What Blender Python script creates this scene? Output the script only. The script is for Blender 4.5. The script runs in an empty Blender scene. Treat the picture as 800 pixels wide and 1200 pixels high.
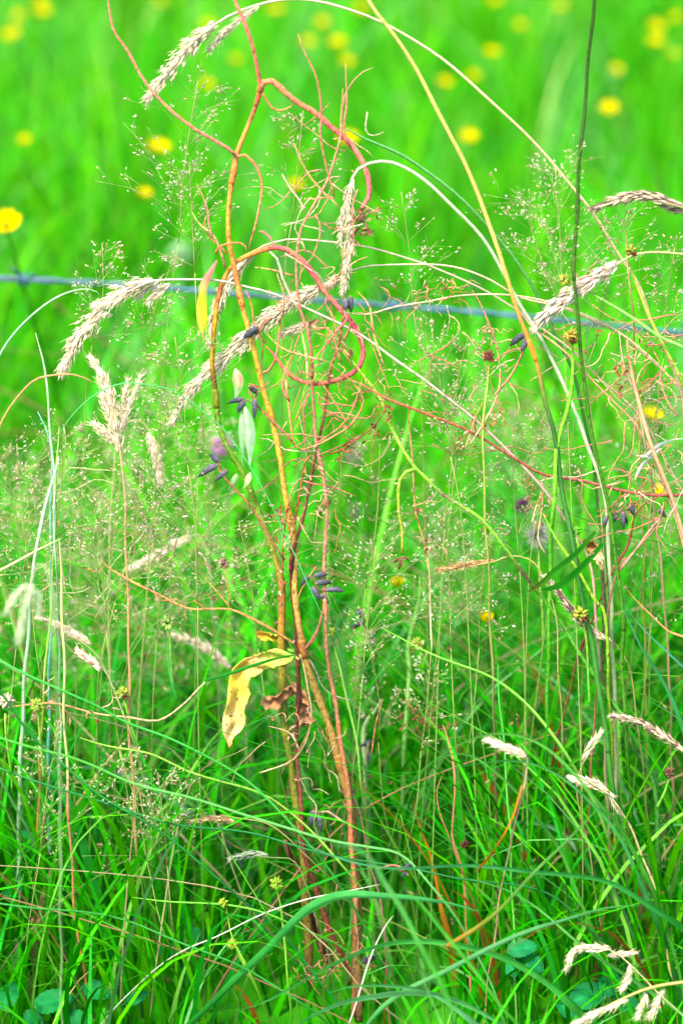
import bpy, math, random
import numpy as np
from mathutils import Vector
random.seed(7)
rng = np.random.default_rng(7)
R = math.radians
scene = bpy.context.scene

# ---------------- camera, world, sun, exposure ----------------
PITCH = R(21.0); FOC = 1.80; LENS = 90.0
CAM = np.array([0.0, -FOC*math.cos(PITCH), 0.40 + FOC*math.sin(PITCH)])
cd = bpy.data.cameras.new('camera'); cam = bpy.data.objects.new('camera', cd)
scene.collection.objects.link(cam)
cam.location = CAM; cam.rotation_euler = (R(90)-PITCH, 0, 0)
cd.sensor_fit = 'VERTICAL'; cd.sensor_height = 36; cd.sensor_width = 24; cd.lens = LENS
cd.clip_start = 0.05; cd.clip_end = 2000
cd.dof.use_dof = True; cd.dof.focus_distance = FOC; cd.dof.aperture_fstop = 3.7
scene.camera = cam

world = bpy.data.worlds.new('World'); scene.world = world; world.use_nodes = True
wn = world.node_tree; sky = wn.nodes.new('ShaderNodeTexSky'); sky.sky_type = 'NISHITA'
sky.sun_disc = False; sky.sun_elevation = R(58); sky.sun_rotation = R(215)
sky.dust_density = 3.0; sky.ozone_density = 0.6
bg = wn.nodes['Background']; bg.inputs['Strength'].default_value = 0.13
wn.links.new(sky.outputs[0], bg.inputs[0])
ld = bpy.data.lights.new('sun', 'SUN'); sun = bpy.data.objects.new('sun', ld)
scene.collection.objects.link(sun)
ld.energy = 2.2; ld.angle = R(14); ld.color = (1.0, 0.94, 0.82)
# direction TO the sun: rotation measured like the sky texture
az = R(215); el = R(58)
sd = Vector((math.sin(az)*math.cos(el), math.cos(az)*math.cos(el), math.sin(el)))
sun.rotation_euler = sd.to_track_quat('Z', 'Y').to_euler()
sun.location = sd*20
scene.view_settings.view_transform = 'Standard'; scene.view_settings.look = 'None'
scene.view_settings.gamma = 1.0; scene.view_settings.use_curve_mapping = False
scene.view_settings.exposure = 2.75
scene.cycles.max_bounces = 6
scene.cycles.transparent_max_bounces = 8

# ---------------- helpers ----------------
KALB = 0.34
def lin(c):
    c = np.asarray(c, float)/255.0
    return np.where(c <= 0.04045, c/12.92, ((c+0.055)/1.055)**2.4)
def alb(c): return lin(c)*KALB
FW = np.array([0, math.cos(PITCH), -math.sin(PITCH)]); UP = np.array([0, math.sin(PITCH), math.cos(PITCH)])
LEANK = 0.16
PX = 0.0006                       # metres per photo pixel at the focus distance
def P(x, y, Y=0.0, lean=LEANK):
    """point at photo position (x,y) on a gently leaning upright plane standing at depth Y"""
    d = FW + (x-400)/1200*(36/LENS)*np.array([1., 0, 0]) + (600-y)/1200*(36/LENS)*UP
    # y = Y + lean*(z-0.4)
    t = (Y + lean*(CAM[2]-0.4) - CAM[1])/(d[1] - lean*d[2])
    return CAM + t*d
def scl(Y): return PX*(1+Y/FOC)
def crom(pts, n):
    """catmull-rom resample to n points, uniform arclength-ish"""
    p = np.asarray(pts, float)
    if len(p) == 2: 
        t = np.linspace(0, 1, n)[:, None]; return p[0]*(1-t)+p[1]*t
    e = np.vstack([2*p[0]-p[1], p, 2*p[-1]-p[-2]])
    out = []
    for i in range(1, len(e)-2):
        t = np.linspace(0, 1, 12, endpoint=False)[:, None]
        a, b, c, d = e[i-1], e[i], e[i+1], e[i+2]
        out.append(0.5*((2*b)+(-a+c)*t+(2*a-5*b+4*c-d)*t**2+(-a+3*b-3*c+d)*t**3))
    q = np.vstack(out+[p[-1:]])
    s = np.r_[0, np.cumsum(np.linalg.norm(np.diff(q, axis=0), axis=1))]
    u = np.linspace(0, s[-1], n)
    return np.stack([np.interp(u, s, q[:, k]) for k in range(q.shape[1])], 1)
def nrm(v): return v/np.maximum(np.linalg.norm(v, axis=-1, keepdims=True), 1e-12)
def frames(c):
    t = nrm(np.gradient(c, axis=0))
    ref = np.array([0.3, 0.9, 0.15]); n0 = nrm(np.cross(t[0], ref)); N = [n0]
    for i in range(1, len(c)):
        v = N[-1]-t[i]*np.dot(N[-1], t[i]); N.append(nrm(v))
    N = np.array(N); return t, N, np.cross(t, N)
def orth(d):
    d = nrm(d); a = np.where(np.abs(d[:, 2:3]) < .9, np.array([[0, 0, 1.]]), np.array([[1., 0, 0]]))
    u = nrm(np.cross(d, a)); return d, u, np.cross(d, u)
def grad(cols, n):
    cols = np.array(cols, float)
    if cols.ndim == 1: cols = cols[None]
    u = np.linspace(0, 1, n)
    if cols.shape[1] == 4:        # (pos, r, g, b)
        return np.stack([np.interp(u, cols[:, 0], alb(cols[:, 1:])[:, k]) for k in range(3)], 1)
    c = alb(cols); k_ = np.linspace(0, 1, len(c)) if len(c) > 1 else np.array([0.])
    return np.stack([np.interp(u, k_, c[:, k]) for k in range(3)], 1)

class MB:
    def __init__(s): s.v = []; s.q = []; s.t = []; s.c = []; s.n = 0
    def add(s, v, q=None, t=None, c=(0.2, 0.2, 0.2)):
        v = np.asarray(v, float); c = np.asarray(c, float)
        if c.ndim == 1: c = np.tile(c, (len(v), 1))
        if q is not None and len(q): s.q.append(np.asarray(q)+s.n)
        if t is not None and len(t): s.t.append(np.asarray(t)+s.n)
        s.v.append(v); s.c.append(c); s.n += len(v)
    def tube(s, c, r, col, sides=6, flat=1.0):
        n = len(c); r = np.broadcast_to(np.asarray(r, float), (n,))
        t, N, B = frames(c); a = np.arange(sides)*2*math.pi/sides
        v = c[:, None]+r[:, None, None]*(np.cos(a)[None, :, None]*N[:, None]+flat*np.sin(a)[None, :, None]*B[:, None])
        i = np.arange(n-1)[:, None]*sides; j = np.arange(sides)[None]; k = (j+1) % sides
        q = np.stack([i+j, i+k, i+sides+k, i+sides+j], -1).reshape(-1, 4)
        col = np.asarray(col, float)
        if col.ndim == 1: col = np.tile(col, (n, 1))
        v = v.reshape(-1, 3); cc = np.repeat(col, sides, 0)
        e = len(v); v = np.vstack([v, c[:1], c[-1:]]); cc = np.vstack([cc, col[:1], col[-1:]])
        tr = [(e, (m+1) % sides, m) for m in range(sides)]+[(e+1, (n-1)*sides+m, (n-1)*sides+(m+1) % sides) for m in range(sides)]
        s.add(v, q, tr, cc)
    def leaf(s, c, w, col, side, fold=0.25, twist=0.0):
        """grass leaf: three vertices across with a keel, w half widths"""
        n = len(c); t = nrm(np.gradient(c, axis=0))
        side = np.broadcast_to(np.asarray(side, float), (n, 3))
        b = nrm(side-t*np.sum(side*t, 1, keepdims=True)); m = np.cross(t, b)
        a = np.linspace(0, 1, n)[:, None]*twist; b, m = b*np.cos(a)+m*np.sin(a), m*np.cos(a)-b*np.sin(a)
        w = np.asarray(w)[:, None]
        v = np.stack([c-b*w, c-b*w*.5-m*w*fold*.6, c-m*w*fold*1.0, c+b*w*.5-m*w*fold*.6, c+b*w], 1)
        i = np.arange(n-1)[:, None]*5; j = np.arange(4)[None]
        q = np.stack([i+j, i+j+1, i+j+6, i+j+5], -1).reshape(-1, 4)
        col = np.asarray(col)
        if col.ndim == 1: col = np.tile(col, (n, 1))
        f = np.array([1.0, .93, 1.22, .93, 1.0])      # pale midrib
        s.add(v.reshape(-1, 3), q, None, (col[:, None]*f[None, :, None]).reshape(-1, 3))
    def scales(s, p, d, L, w, col, flat=0.6):
        """many pointed spikelets at p along d"""
        p = np.asarray(p); m = len(p)
        if not m: return
        d, u, v = orth(np.asarray(d)); L = np.broadcast_to(L, (m,))[:, None, None]; w = np.broadcast_to(w, (m,))[:, None, None]
        k = 5; a = np.arange(k)*2*math.pi/k
        ring = np.cos(a)[None, :, None]*u[:, None]+flat*np.sin(a)[None, :, None]*v[:, None]
        D = d[:, None]; pp = p[:, None]
        V = np.concatenate([pp+0*D, pp+D*L*.3+ring*w*.5, pp+D*L*.62+ring*w*.42, pp+D*L], 1)
        T = []; Q = []
        for j in range(k):
            T += [(0, 1+(j+1) % k, 1+j), (2*k+1, k+1+j, k+1+(j+1) % k)]
            Q.append((1+j, 1+(j+1) % k, k+1+(j+1) % k, k+1+j))
        off = (np.arange(m)*(2*k+2))[:, None, None]
        col = np.asarray(col, float)
        if col.ndim == 1: col = np.tile(col, (m, 1))
        s.add(V.reshape(-1, 3), (np.array(Q)[None]+off).reshape(-1, 4), (np.array(T)[None]+off).reshape(-1, 3), np.repeat(col, 2*k+2, 0))
    def build(s, name, mat, parent=None, smooth=True, origin=None):
        v = np.vstack(s.v); c = np.vstack(s.c)
        pw = PW.get(parent.name, np.zeros(3)) if parent else np.zeros(3)
        if origin is None:
            origin = pw if parent else v[np.argmin(v[:, 2])]
        origin = np.asarray(origin, float)
        v = v-origin
        q = np.vstack(s.q) if s.q else np.zeros((0, 4), int); t = np.vstack(s.t) if s.t else np.zeros((0, 3), int)
        me = bpy.data.meshes.new(name); me.vertices.add(len(v)); me.vertices.foreach_set('co', v.ravel())
        li = np.r_[q.ravel(), t.ravel()]; me.loops.add(len(li)); me.loops.foreach_set('vertex_index', li.astype(np.int32))
        tot = np.r_[np.full(len(q), 4), np.full(len(t), 3)]; st = np.r_[0, np.cumsum(tot)[:-1]]
        me.polygons.add(len(tot)); me.polygons.foreach_set('loop_start', st.astype(np.int32))
        me.polygons.foreach_set('loop_total', tot.astype(np.int32))
        me.polygons.foreach_set('use_smooth', np.full(len(tot), smooth))
        at = me.color_attributes.new('tint', 'FLOAT_COLOR', 'POINT')
        at.data.foreach_set('color', np.c_[np.clip(c, 0, 1), np.ones(len(c))].ravel())
        me.update(calc_edges=True); me.validate()
        me.materials.append(mat)
        o = bpy.data.objects.new(name, me); scene.collection.objects.link(o)
        if parent: o.parent = parent; o.location = origin-pw
        else: o.location = origin
        PW[o.name] = origin
        return o
PW = {}
def tag(o, label=None, cat=None, group=None, kind=None):
    if label: o['label'] = label
    if cat: o['category'] = cat
    if group: o['group'] = group
    if kind: o['kind'] = kind
    return o
def empty(name, loc, label, cat, group=None):
    o = bpy.data.objects.new(name, None); scene.collection.objects.link(o); o.empty_display_size = .02
    o.location = loc; PW[o.name] = np.asarray(loc, float); return tag(o, label, cat, group)

# ---------------- materials ----------------
def plant(name, rough=.5, spec=.25, trans=.3, mott=.25, scale=260, bump=.0):
    m = bpy.data.materials.new(name); m.use_nodes = True; nt = m.node_tree; N = nt.nodes; L = nt.links
    b = N['Principled BSDF']; out = N['Material Output']
    a = N.new('ShaderNodeAttribute'); a.attribute_name = 'tint'
    tc = N.new('ShaderNodeTexCoord'); no = N.new('ShaderNodeTexNoise')
    no.inputs['Scale'].default_value = scale; no.inputs['Detail'].default_value = 4; L.new(tc.outputs['Object'], no.inputs['Vector'])
    mr = N.new('ShaderNodeMapRange'); mr.inputs[1].default_value = .3; mr.inputs[2].default_value = .7
    mr.inputs[3].default_value = 1-mott; mr.inputs[4].default_value = 1+mott; L.new(no.outputs[0], mr.inputs[0])
    mu = N.new('ShaderNodeVectorMath'); mu.operation = 'SCALE'; L.new(a.outputs['Color'], mu.inputs[0]); L.new(mr.outputs[0], mu.inputs['Scale'])
    L.new(mu.outputs[0], b.inputs['Base Color']); b.inputs['Roughness'].default_value = rough
    b.inputs['Specular IOR Level'].default_value = spec
    if bump:
        bp = N.new('ShaderNodeBump'); bp.inputs['Strength'].default_value = bump; bp.inputs['Distance'].default_value = .0006
        L.new(no.outputs[0], bp.inputs['Height']); L.new(bp.outputs[0], b.inputs['Normal'])
    if trans:
        tr = N.new('ShaderNodeBsdfTranslucent'); L.new(mu.outputs[0], tr.inputs[0])
        mx = N.new('ShaderNodeMixShader'); mx.inputs[0].default_value = trans
        L.new(b.outputs[0], mx.inputs[1]); L.new(tr.outputs[0], mx.inputs[2]); L.new(mx.outputs[0], out.inputs['Surface'])
    return m
M_GRASS = plant('living grass leaf', .55, .05, .42, .18, 60)
M_STRAW = plant('dry straw', .65, .2, .15, .22, 420, .3)
M_STEM = plant('fleshy stem', .6, .15, .06, .36, 380, .9)
def blemish(m):
    # small brown scars and faint length-wise streaks that belong to old stems
    nt = m.node_tree; N = nt.nodes; L = nt.links; b = N['Principled BSDF']
    src = [l for l in nt.links if l.to_socket == b.inputs['Base Color']][0].from_socket; tc = [n for n in N if n.type == 'TEX_COORD'][0]
    mp = N.new('ShaderNodeMapping'); mp.inputs['Scale'].default_value = (1, 1, .35); L.new(tc.outputs['Object'], mp.inputs[0])
    v = N.new('ShaderNodeTexNoise'); v.inputs['Scale'].default_value = 800; v.inputs['Detail'].default_value = 3; L.new(mp.outputs[0], v.inputs['Vector'])
    r = N.new('ShaderNodeValToRGB'); r.color_ramp.elements[0].position = .56; r.color_ramp.elements[1].position = .68; L.new(v.outputs[0], r.inputs[0])
    mx = N.new('ShaderNodeMix'); mx.data_type = 'RGBA'; mx.blend_type = 'MULTIPLY'; L.new(r.outputs[0], mx.inputs[0]); L.new(src, mx.inputs[6]); mx.inputs[7].default_value = (.40, .22, .2, 1)
    L.new(mx.outputs[2], b.inputs['Base Color'])
blemish(M_STEM)
M_SEED = plant('seed scale', .6, .2, .3, .25, 900)
M_POD = plant('black seed pod', .85, .12, 0, .45, 700, 1.0)
M_PETAL = plant('petal', .6, .0, .3, .08, 100)
M_LEAF = plant('withered leaf', .6, .2, .35, .22, 180, .5)
M_WIRE = plant('painted steel wire', .5, .5, 0, .3, 300, .4)
M_BROAD = plant('broad leaf', .65, .08, .25, .25, 120, .4)
# ---------------- the setting ----------------
def ground():
    m = bpy.data.materials.new('meadow ground'); m.use_nodes = True; nt = m.node_tree; N = nt.nodes; L = nt.links
    b = N['Principled BSDF']; tc = N.new('ShaderNodeTexCoord'); n1 = N.new('ShaderNodeTexNoise'); n1.inputs['Scale'].default_value = 7; n1.inputs['Detail'].default_value = 8
    L.new(tc.outputs['Object'], n1.inputs['Vector']); r = N.new('ShaderNodeValToRGB'); L.new(n1.outputs[0], r.inputs[0])
    e = r.color_ramp.elements; e[0].position = .35; e[1].position = .68
    e[0].color = (*alb((40, 140, 0)), 1); e[1].color = (*alb((75, 205, 0)), 1)
    L.new(r.outputs[0], b.inputs['Base Color']); b.inputs['Roughness'].default_value = .9; b.inputs['Specular IOR Level'].default_value = .1
    n = 60; xs = np.sign(np.linspace(-1, 1, n))*np.abs(np.linspace(-1, 1, n))**3*400
    X, Yv = np.meshgrid(xs, xs); Z = .012*np.sin(X*3.1)*np.cos(Yv*2.3)
    i = np.arange(n-1)[:, None]*n+np.arange(n-1)[None]; i = i.ravel()
    mb = MB(); mb.add(np.stack([X.ravel(), Yv.ravel(), Z.ravel()], 1), np.stack([i, i+1, i+n+1, i+n], 1))
    tag(mb.build('ground', m, origin=(0, 0, 0)), kind='structure')
ground()

def blades(mb, x, y, h, w, cols, seg=6, lean=.35, curl=.5, z0=-.01):
    """vectorised grass blades"""
    n = len(x); th = rng.uniform(0, 2*math.pi, n); le = np.abs(rng.normal(lean, .22, n)); cu = np.abs(rng.normal(curl, .35, n))
    s = np.linspace(0, 1, seg+1)
    ang = le[:, None]*.5+(le+cu)[:, None]*s[None]**1.6            # angle from vertical
    ds = h[:, None]/seg
    hx = np.cumsum(np.c_[np.zeros(n), (np.sin(ang[:, :-1])*ds)], 1); hz = np.cumsum(np.c_[np.zeros(n), (np.cos(ang[:, :-1])*ds)], 1)
    D = np.stack([np.cos(th), np.sin(th), 0*th], 1); ph = th+math.pi/2+rng.normal(0, .7, n)
    S = np.stack([np.cos(ph), np.sin(ph), 0*th], 1)
    C = np.stack([x, y, np.full(n, z0)], 1)[:, None]+hx[..., None]*D[:, None]; C[..., 2] += hz
    W = w[:, None]*np.array([.7]+[1]*(seg-1)+[0])[None]*(1-s[None]**3)+.00012
    V = np.stack([C-S[:, None]*W[..., None], C+S[:, None]*W[..., None]], 2).reshape(-1, 3)
    base = np.arange(n)[:, None]*(2*(seg+1)); k = np.arange(seg)[None]*2
    q = np.stack([base+k, base+k+1, base+k+3, base+k+2], -1).reshape(-1, 4)
    mb.add(V, q, None, np.repeat(cols, 2*(seg+1), 0))
def pick(pal, n, jit=.12):
    p = np.array([c[:3] for c in pal], float); wt = np.array([c[3] for c in pal], float)
    c = p[rng.choice(len(p), n, p=wt/wt.sum())]; return alb(np.clip(c*(1+rng.normal(0, jit, (n, 1))), 0, 255))
PAL_FAR = [(105, 222, 0, 5), (140, 235, 30, 3), (75, 200, 0, 4), (150, 235, 90, 1.2), (215, 225, 150, .03)]
PAL_MID = [(85, 222, 0, 5), (120, 235, 0, 3), (60, 200, 0, 4), (60, 205, 40, .8), (145, 238, 90, .8), (225, 215, 150, .08)]
PAL_NEAR = [(60, 208, 0, 5), (100, 228, 0, 3), (30, 180, 0, 4), (40, 185, 45, 1.2), (140, 228, 80, 1.0), (135, 222, 125, .5), (215, 200, 130, .2), (190, 110, 40, .10)]
def field(name, y0, y1, dens, h0, h1, w0, w1, pal, seg, side=.25, lean=.3, curl=.5, pale=.42):
    xs, ys = [], []
    N = int(dens*(y1-y0)*4*(side*(y1+1.7)+.45))
    y = rng.uniform(y0, y1, N); x = rng.uniform(-1, 1, N)*(2*(side*(y1+1.7)+.45))
    k = np.abs(x) < side*(y+1.7)+.45; x, y = x[k], y[k]
    # tussocky clumping
    f = np.sin(x*9+2*np.sin(y*5))*np.sin(y*7.3+1.7*np.sin(x*6)); x, y, f = x, y, f
    keep = rng.uniform(0, 1, len(x)) < .72+.28*f; x, y, f = x[keep], y[keep], f[keep]
    # trodden gap in front of the clump of withered stems
    gap = (y < .05) & (np.abs(x+.005-y*.1) < .085); keep = ~gap | (rng.uniform(0, 1, len(x)) < .5); x, y, f, gap = x[keep], y[keep], f[keep], gap[keep]
    n = len(x); h = rng.uniform(h0, h1, n)*(1+.22*f)*rng.choice([.7, 1, 1.15], n)*np.where(gap, .38, 1)
    col = pick(pal, n)
    # drifts of blades tinted paler, the sheen on leaves put into their colour
    pf = np.sin(x*13+3*np.sin(y*4+1))+np.sin(y*8.3+2*np.sin(x*7))+.6*np.sin(x*31+y*17)
    pm = (pf > 1.0) & (rng.uniform(0, 1, n) < pale); col[pm] = alb((135, 228, 115))*(1+rng.normal(0, .1, (pm.sum(), 1)))
    mb = MB(); blades(mb, x, y, h, rng.uniform(w0, w1, n)*.5, col, seg, lean, curl)
    return mb
mb = field('far', 3.2, 8.0, 900, .24, .38, .006, .010, PAL_FAR, 4, lean=.5, curl=.9)
tag(mb.build('distant_meadow_grass', M_GRASS, origin=(0, 0, 0)), 'bright blurred meadow grass far behind the wire', 'grass', kind='stuff')
mb = field('mid', .45, 3.3, 2700, .18, .35, .003, .0075, PAL_MID, 5, lean=.42, curl=.8)
tag(mb.build('meadow_grass', M_GRASS, origin=(0, 0, 0)), 'bright green meadow grass growing just beyond the wire', 'grass', kind='stuff')
mb = field('near', -.11, .5, 5800, .13, .33, .0013, .0056, PAL_NEAR, 7, side=.2, lean=.42, curl=.85, pale=.25)
m2 = field('near2', -.42, -.09, 3500, .07, .17, .0014, .004, PAL_NEAR, 6, side=.2, lean=.4, curl=.8)
mb.add(np.vstack(m2.v), np.vstack(m2.q), None, np.vstack(m2.c))
m2 = field('broad', -.06, .36, 420, .22, .38, .0045, .0078, PAL_NEAR, 9, side=.2, lean=.5, curl=1.2, pale=.2); mb.add(np.vstack(m2.v), np.vstack(m2.q), None, np.vstack(m2.c))
tag(mb.build('long_grass', M_GRASS, origin=(0, 0, 0)), 'dense long green grass round the foot of the withered stems', 'grass', kind='stuff')
mb = field('far2', 8, 20, 60, .3, .5, .015, .03, PAL_FAR, 3)
tag(mb.build('far_field_grass', M_GRASS, origin=(0, 0, 0)), 'far field grass at the back of the meadow', 'grass', kind='stuff')

# ---------------- builders for single plants ----------------
def path(pts, Y=0.0, wob=.004, n=None, y1=None):
    m = len(pts); Ys = np.linspace(Y, Y if y1 is None else y1, m)
    c = np.array([P(p[0], p[1], (Ys[i]+(p[2] if len(p) > 2 else 0))) for i, p in enumerate(pts)])
    L = np.sum(np.linalg.norm(np.diff(c, axis=0), axis=1)); n = n or int(np.clip(L/.006, 8, 110))
    c = crom(c, n)
    s = np.linspace(0, 1, n)*L; ph = rng.uniform(0, 6, 4); c[:, 1] += wob*(np.sin(s*28+ph[0])+.5*np.sin(s*61+ph[1]))
    c[:, 0] += .0005*np.sin(s*90+ph[2]); return c
def rooted(pts, Y, y1=None, back=.012):
    """extend a traced stalk from its last point down to the soil"""
    pts = [tuple(p) for p in pts]; Ye = Y if y1 is None else y1
    a, b = np.array(pts[-2][:2], float), np.array(pts[-1][:2], float); d = (b-a)/max(np.linalg.norm(b-a), 1)
    for k in range(14):
        d = d+np.array([0, .22]); d /= np.linalg.norm(d); b = b+d*45*(1+Ye/FOC*0)
        pts.append((b[0], b[1], back*(k+1)))
        if P(b[0], b[1], Ye)[2] < -.01: break
    return pts
def stalk(name, label, cat, pts, Y=0., w=4, cols=((200, 190, 120),), mat=None, group=None, y1=None, root=False, w1=None, nodes=(), wob=.004, parent=None, lumps=0, sides=6, boost=None):
    """a single stem drawn from its tip (first) to its base (last)"""
    n0 = len(pts)
    keyed = len(np.atleast_1d(cols[0])) == 4 and max(k[0] for k in cols) > 1
    if root: pts = rooted(pts, Y, y1)
    c = path(pts, Y, wob, y1=y1); n = len(c)
    if keyed:                      # colour keys given as control point numbers
        q = np.array([p_[:2] for p_ in pts], float); a_ = np.r_[0, np.cumsum(np.linalg.norm(np.diff(q, axis=0), axis=1))]; a_ /= a_[-1]
        cols = [(a_[k[0]],)+tuple(k[1:]) for k in cols]
    r = (np.interp(np.linspace(0, 1, n), np.linspace(0, 1, len(w)), w) if np.ndim(w) else np.linspace(w, w1 if w1 else w, n))*.5*scl(Y)
    if lumps: r = r*(1+lumps*1.3*np.convolve(rng.normal(0, 1, n+2), np.ones(3)/3, 'valid'))
    if parent is not None and lumps: r[:4] *= np.array([.3, .6, .8, .92])
    elif parent is None and pts[0][1] > 10 and 0 < pts[0][0] < 800: r[:6] *= np.array([.25, .45, .62, .76, .87, .95])
    mb = MB(); C = grad(cols, n)*(boost if boost else 1.1)
    mb.tube(c, r, C, sides)
    for u in nodes:
        i = int(u*(n-1)); i0, i1 = max(0, i-1), min(n-1, i+1)
        cc = crom(np.array([c[i0], c[i], c[i1]]), 7); rr = r[i]*np.array([1.0, 1.05, 1.13, 1.2, 1.14, 1.06, 1.0])
        mb.tube(cc, rr, C[i]*np.array([1.25, .95, .8]), sides)
    if parent is not None: return mb.build(name, mat or M_STRAW, parent), c
    o = mb.build(name, mat or M_STRAW, origin=c[-1]); tag(o, label, cat, group); return o, c
def blade(name, label, pts, Y=0., w=8, cols=((50, 200, 60),), y1=None, root=True, group='long grass leaves arching across the foot of the picture', cat='leaf', fold=.35, twist=.3, wob=.006, mat=None, peak=.55, face=None):
    if len(cols[0]) == 4: m_ = max(k[0] for k in cols); cols = [(k[0]/m_,)+tuple(k[1:]) for k in cols]
    if root: pts = rooted(pts, Y, y1)
    c = path(pts, Y, wob, y1=y1); n = len(c); s = np.linspace(0, 1, n)
    ww = w*.5*scl(Y)*np.clip(np.minimum((s/peak)**.6, 1), .04, 1)*(1-.35*np.clip((s-peak)/(1-peak), 0, 1))
    mb = MB(); mb.leaf(c, ww, grad(cols, n), face if face is not None else np.array([.25, -.25, 1.]), fold, twist)
    o = mb.build(name, mat or M_GRASS, origin=c[-1]); tag(o, label, cat, group); return o
CREAM = np.array([[250, 235, 200], [240, 220, 178], [255, 245, 222], [230, 200, 155], [242, 216, 186]])
def plume(mb, pts, Y, width, pal=CREAM, dens=1.0, L=8, y1=None, taper=(.35, 1, .55)):
    """close grass head: overlapping spikelets hugging an axis; pts run from tip to base"""
    c = path(pts, Y, .002, y1=y1); n = len(c); t = nrm(np.gradient(c, axis=0)); s_ = scl(Y)
    Lc = np.sum(np.linalg.norm(np.diff(c, axis=0), axis=1)); m = int(Lc/s_*dens*6.0)
    mb.tube(c, np.maximum(width*.16, 1.0)*s_, 1.5*alb(pal.mean(0)), 6)
    u = rng.uniform(0, 1, m); i = np.clip((u*(n-1)).astype(int), 0, n-2)
    p = c[i]+(u*(n-1)-i)[:, None]*(c[i+1]-c[i]); d = -t[i]       # toward the tip
    env = np.interp(u, [0, .35, .75, 1], [taper[0], taper[1], taper[1], taper[2]])*(1+.3*np.sin(u*38+rng.uniform(0, 6)))
    o = nrm(np.cross(d, rng.normal(0, 1, (m, 3)))); rad = rng.uniform(0.1, 1, m)**.7*width*.46*s_*env
    dd = nrm(d+o*rng.uniform(.05, .42, (m, 1))); lin_ = rng.uniform(.7, 1.25, m)*L*s_
    pc = 1.75*alb(pal[rng.integers(0, len(pal), m)]*(1+rng.normal(0, .05, (m, 1))).clip(.8, 1.05))
    mb.scales(p+o*rad[:, None]-dd*lin_[:, None]*.4, dd, lin_, lin_*rng.uniform(.15, .25, m), pc)
    # awns
    k = rng.uniform(0, 1, m) < .3
    q = (p+o*rad[:, None])[k]; e = dd[k]; mb.scales(q, e+o[k]*.35, rng.uniform(7, 13, len(q))*s_, .5*s_, pc[k])
BENT = np.array([[250, 240, 205], [240, 210, 170], [225, 235, 150], [255, 248, 230], [225, 170, 140], [200, 235, 130]])
def airy(mb, mh, top, axis, Lp, Y, rad=1.0, dens=1.0, pal=BENT, spk=5.0, droop=.15):
    """open bent-grass head. top: tip position, axis: unit vector from base to tip, Lp length in m"""
    s_ = scl(Y); base = top-axis*Lp; nn = max(4, int(8*dens)); S = []; D = []; Cc = []
    hair = alb((190, 215, 120))
    axc = crom(np.array([base, base+axis*Lp*.5+rng.normal(0, .003, 3), top]), 8); mh.tube(axc, .55*s_, alb((190, 190, 110)), 4)
    for k in range(nn):
        f = (k+.3)/nn; p0 = base+axis*Lp*f; lb = Lp*(.62*(1-f)**.55+.16)*rad
        for j in range(rng.integers(3, 6)):
            o = nrm(np.cross(axis, rng.normal(0, 1, 3))); an = rng.uniform(.55, 1.3)
            d = nrm(axis*math.cos(an)+o*math.sin(an)); ll = lb*rng.uniform(.45, 1.1)
            e = p0+d*ll+np.array([0, 0, -droop*ll*rng.uniform(0, 1)]); mid = p0+d*ll*.5+rng.normal(0, .0012, 3)
            bc = crom(np.array([p0, mid, e]), 6); mh.tube(bc, .2*s_, hair, 3)
            for h in range(rng.integers(3, 6)):
                u = rng.uniform(.35, 1); i = int(u*5); q0 = bc[i]
                sd_ = nrm(d+nrm(rng.normal(0, 1, 3))*.75); q1 = q0+sd_*ll*rng.uniform(.15, .48)
                mh.tube(np.array([q0, (q0+q1)/2+rng.normal(0, .0005, 3), q1]), .14*s_, hair, 3)
                for g in range(rng.integers(1, 4)):
                    S.append(q0+(q1-q0)*rng.uniform(.45, 1)+rng.normal(0, .0012, 3)); D.append(nrm(sd_+rng.normal(0, .45, 3)))
    m = len(S); c = alb(pal[rng.integers(0, len(pal), m)]*(1+rng.normal(0, .08, (m, 1))).clip(.75, 1.04))
    Ls = rng.uniform(.6, 1.25, m)*spk*s_; mb.scales(np.array(S), np.array(D), Ls, Ls*rng.uniform(.36, .5, m), c, .8)
def bent(label, tip, length, lean, Y, rad=1.0, dens=1.0, base=None, pal=BENT, col=((190, 200, 110), (90, 190, 50)), group='airy grass seed heads', spk=5.0):
    """whole bent grass: stem > panicle. tip px, length px, lean = sideways slope of the axis"""
    T = P(tip[0], tip[1], Y); b = np.array([tip[0]-lean*length, tip[1]+length]); B = P(b[0], b[1], Y)
    ax = nrm(T-B); Lp = np.linalg.norm(T-B)
    bx = base if base is not None else b[0]-lean*260+rng.uniform(-25, 25)
    foot = P(bx, 1180, Y); foot[2] = -.005; foot[1] = Y+rng.uniform(-.04, .04)
    t = empty('airy_seed_head', foot, label, 'seed head', group)
    c = crom(np.array([B, B-ax*Lp*.7, foot+np.array([(B[0]-foot[0])*.15, 0, (B[2])*.35]), foot]), 26)
    mb = MB(); mb.tube(c, np.linspace(.5, 1.1, 26)*scl(Y), grad(col, 26), 5); mb.build('stem', M_STRAW, t)
    a, h = MB(), MB(); airy(a, h, T, ax, Lp, Y, rad, dens, pal, spk)
    hb = h.build('panicle', M_STRAW, t); a.build('spikelets', M_SEED, hb)
    return t
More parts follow.
